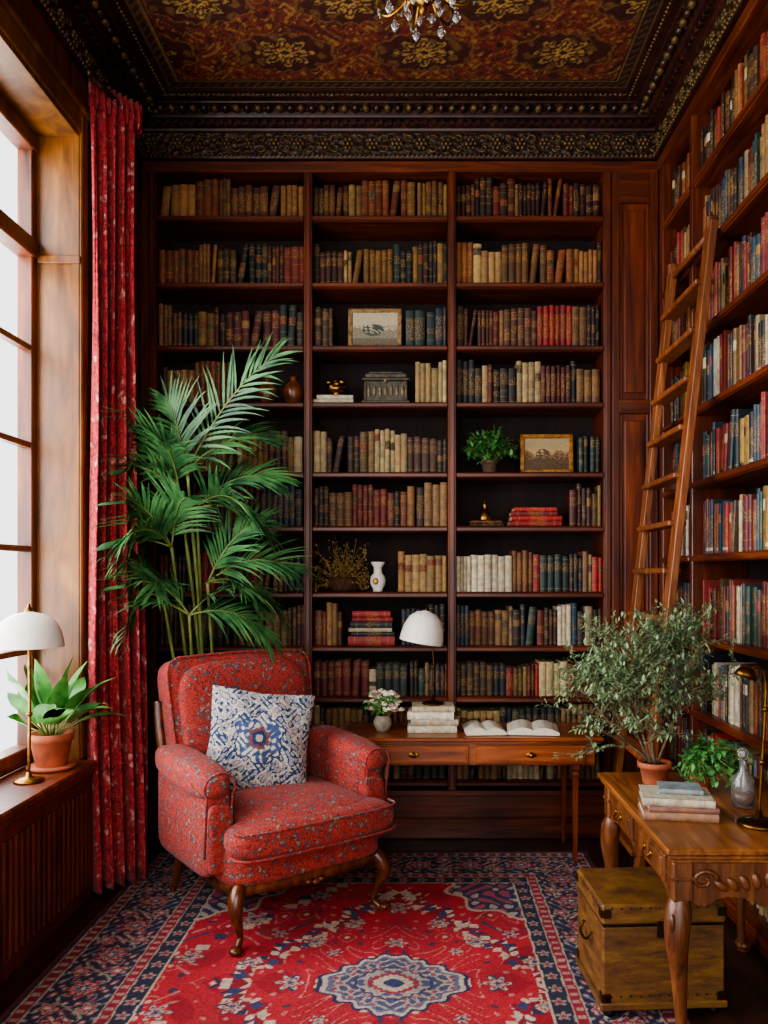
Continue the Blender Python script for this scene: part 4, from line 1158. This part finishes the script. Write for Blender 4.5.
m=MB();flatbook(m,.875,2.70,z,.14,.10,.018,'7e8a90',-.2);m.done('small_notebook',[m_book])
m_gl,nt,b=nm('clear_glass');b.inputs['Base Color'].default_value=(.9,.93,.92,1);b.inputs['Roughness'].default_value=.03;b.inputs['Transmission Weight'].default_value=.95;b.inputs['IOR'].default_value=1.45
m=MB();x,y=1.115,2.76
m.lathe([(.001,0),(.034,0),(.038,.005),(.04,.06),(.036,.10),(.014,.125),(.012,.16),(.017,.165),(.013,.168),(.009,.16),(.009,.128),(.032,.098),(.036,.06),(.034,.008),(.001,.006)],(x,y,H2),22,0)
m.ell((x,y,H2+.185),(.018,.018,.02),0,12,8);m.lathe([(.001,.01),(.033,.01),(.034,.05),(.001,.05)],(x,y,H2),18,1)
m.done('glass_decanter',[m_gl,plain('amber_liquid','6a3a14',.1)])
m=MB();x,y=1.085,2.56
m.lathe([(.001,0),(.065,0),(.068,.004),(.064,.012),(.036,.018),(.014,.026),(.008,.05)],(x,y,H2),28,0)
P=cat([(x,y,H2+.03),(x+.01,y,H2+.2),(x+.02,y,H2+.36),(x+.02,y,H2+.46),(x-.0,y,H2+.505),(x-.03,y,H2+.50)],7)
m.tube(P,.0042,8,0);m.ell((x+.01,y,H2+.2),(.010,.010,.010),0);m.ell((x+.02,y,H2+.37),(.009,.009,.009),0)
m.lathe([(.036,-.036),(.034,-.022),(.025,-.008),(.010,.0),(.001,.002)],(x-.032,y,H2+.505),22,0,ry(.35))
m.ell((x-.036,y,H2+.485),(.012,.012,.015),1)
m.done('brass_reading_lamp',[plain('antique_brass','6a4c22',.35,1,.25,40),white])

# ------------------------------------------------------------------ sill plant
m=MB();rr=random.Random(31);x,y,z=-1.640,3.56,.64
m.lathe([(.001,0),(.085,0),(.10,.004),(.104,.014),(.095,.016),(.001,.016)],(x,y,z),26,0)
m.lathe([(.001,.012),(.062,.014),(.066,.02),(.086,.125),(.094,.127),(.096,.16),(.084,.16),(.078,.135),(.001,.135)],(x,y,z),26,0)
m.lathe([(.001,.138),(.078,.137)],(x,y,z),14,3,caps=False)
for k in range(24):
    a=k*2.4+.3;el=rr.uniform(.35,1.4);L=rr.uniform(.10,.20)
    d=Vector((math.cos(a)*math.cos(el),math.sin(a)*math.cos(el),math.sin(el)))
    b0=Vector((x+.02*math.cos(a),y+.02*math.sin(a),z+.135));b1=b0+d*L*.7+Vector((0,0,.02))
    m.tube([b0,(b0+b1)/2+Vector((0,0,.008)),b1],.004,5,2)
    o=len(m.v);m.leaf(b1,d+Vector((0,0,.25)),rr.uniform(.20,.28),rr.uniform(.08,.105),.8,1,8,None,.25,.75)
    for q in range(o,len(m.v)):
        v_=m.v[q];m.v[q]=(max(v_[0],-1.765),max(min(v_[1],3.70),3.42),max(v_[2],z+.02))
m.done('potted_houseplant',[terra,g_broad,g_stem,soil],False)

# ------------------------------------------------------------------ chandelier
m=MB();x,y=.01,2.8
m.lathe([(.001,4.13),(.07,4.13),(.065,4.11),(.03,4.09),(.001,4.08)][::-1],(x,y,0),24,0)
for k in range(8):
    zc=4.08-k*.033
    m.tube([(x+(.008*math.cos(a) if k%2 else 0),y+(0 if k%2 else .008*math.cos(a)),zc+.018*math.sin(a)) for a in [j*pi/5 for j in range(11)]],.0028,5,0)
DZ=.085
m.lathe([(r_,z_+DZ) for r_,z_ in[(.001,3.375),(.008,3.38),(.016,3.395),(.008,3.41),(.03,3.42),(.05,3.44),(.055,3.47),(.035,3.50),(.018,3.52),(.03,3.55),(.036,3.58),(.02,3.62),(.014,3.68),(.024,3.71),(.01,3.75),(.001,3.76)]],(x,y,0),24,0)
for k in range(8):
    a=2*pi*k/8+.2;ca,sa=math.cos(a),math.sin(a)
    P=cat([(x+.04*ca,y+.04*sa,3.50+DZ),(x+.09*ca,y+.09*sa,3.44+DZ),(x+.15*ca,y+.15*sa,3.43+DZ),(x+.19*ca,y+.19*sa,3.47+DZ),(x+.185*ca,y+.185*sa,3.53+DZ)],6)
    m.tube(P,.007,7,0)
    c=(x+.185*ca,y+.185*sa,3.53+DZ)
    m.lathe([(.001,0),(.02,.0),(.034,.012),(.03,.014),(.012,.006),(.011,.06),(.001,.06)],c,14,0)
    m.lathe([(.001,.06),(.012,.065),(.015,.085),(.008,.115),(.001,.13)],c,12,2)
    for rr_,zz,s_ in((.185,3.50,1.2),(.12,3.43,1.3),(.06,3.43,1.0)):
        q=(x+rr_*ca,y+rr_*sa,zz+DZ)
        m.tube([q,(q[0],q[1],zz+DZ-.02)],.001,4,0)
        m.lathe([(.001,-.055*s_),(.008*s_,-.045*s_),(.011*s_,-.034*s_),(.005*s_,-.022*s_),(.001,-.018*s_)],q,8,1,None,False)
    a2=a+2*pi/8
    for j in range(1,7):
        t=j/7;r0=.17;px=x+r0*(ca*(1-t)+math.cos(a2)*t);py=y+r0*(sa*(1-t)+math.sin(a2)*t)
        m.ell((px,py,3.52+DZ-.05*math.sin(pi*t)),(.007,.007,.007),1,6,4)
m.done('brass_chandelier',[brass,m_gl,white])

# ------------------------------------------------------------------ light
w=bpy.data.worlds.new('overcast_sky');bpy.context.scene.world=w;w.use_nodes=True
nt=w.node_tree;bg=nt.nodes['Background'];bg.inputs[0].default_value=(.95,.96,1,1);bg.inputs[1].default_value=2.35
def area(name,loc,rot,sx,sy,e,c):
    l=bpy.data.lights.new(name,'AREA');l.shape='RECTANGLE';l.size=sx;l.size_y=sy;l.energy=e;l.color=c
    o=bpy.data.objects.new(name,l);o.location=loc;o.rotation_euler=rot;bpy.context.scene.collection.objects.link(o);return o
area('window_daylight',(-2.2,2.5,2.2),(0,-pi/2,0),3.0,3.4,290,(.96,.97,1))
area('rear_fill',(-.5,-.9,2.4),(math.radians(86),0,math.radians(-8)),2.0,2.0,58,(1,.92,.82))  # added warm fill lamp behind the camera, brightens the room from the front
try:
    bpy.context.scene.view_settings.look='AgX - Medium High Contrast'
except Exception as e: print('look',e)
# camera
cd=bpy.data.cameras.new('camera');cam=bpy.data.objects.new('camera',cd);bpy.context.scene.collection.objects.link(cam)
cam.location=(0,0,1.5);cam.rotation_euler=(pi/2,0,0)
cd.sensor_fit='VERTICAL';cd.sensor_height=36;cd.sensor_width=27;cd.lens=800/1024*36
cd.shift_x=-36/1024;cd.shift_y=63/1024;cd.clip_start=.05
bpy.context.scene.camera=cam
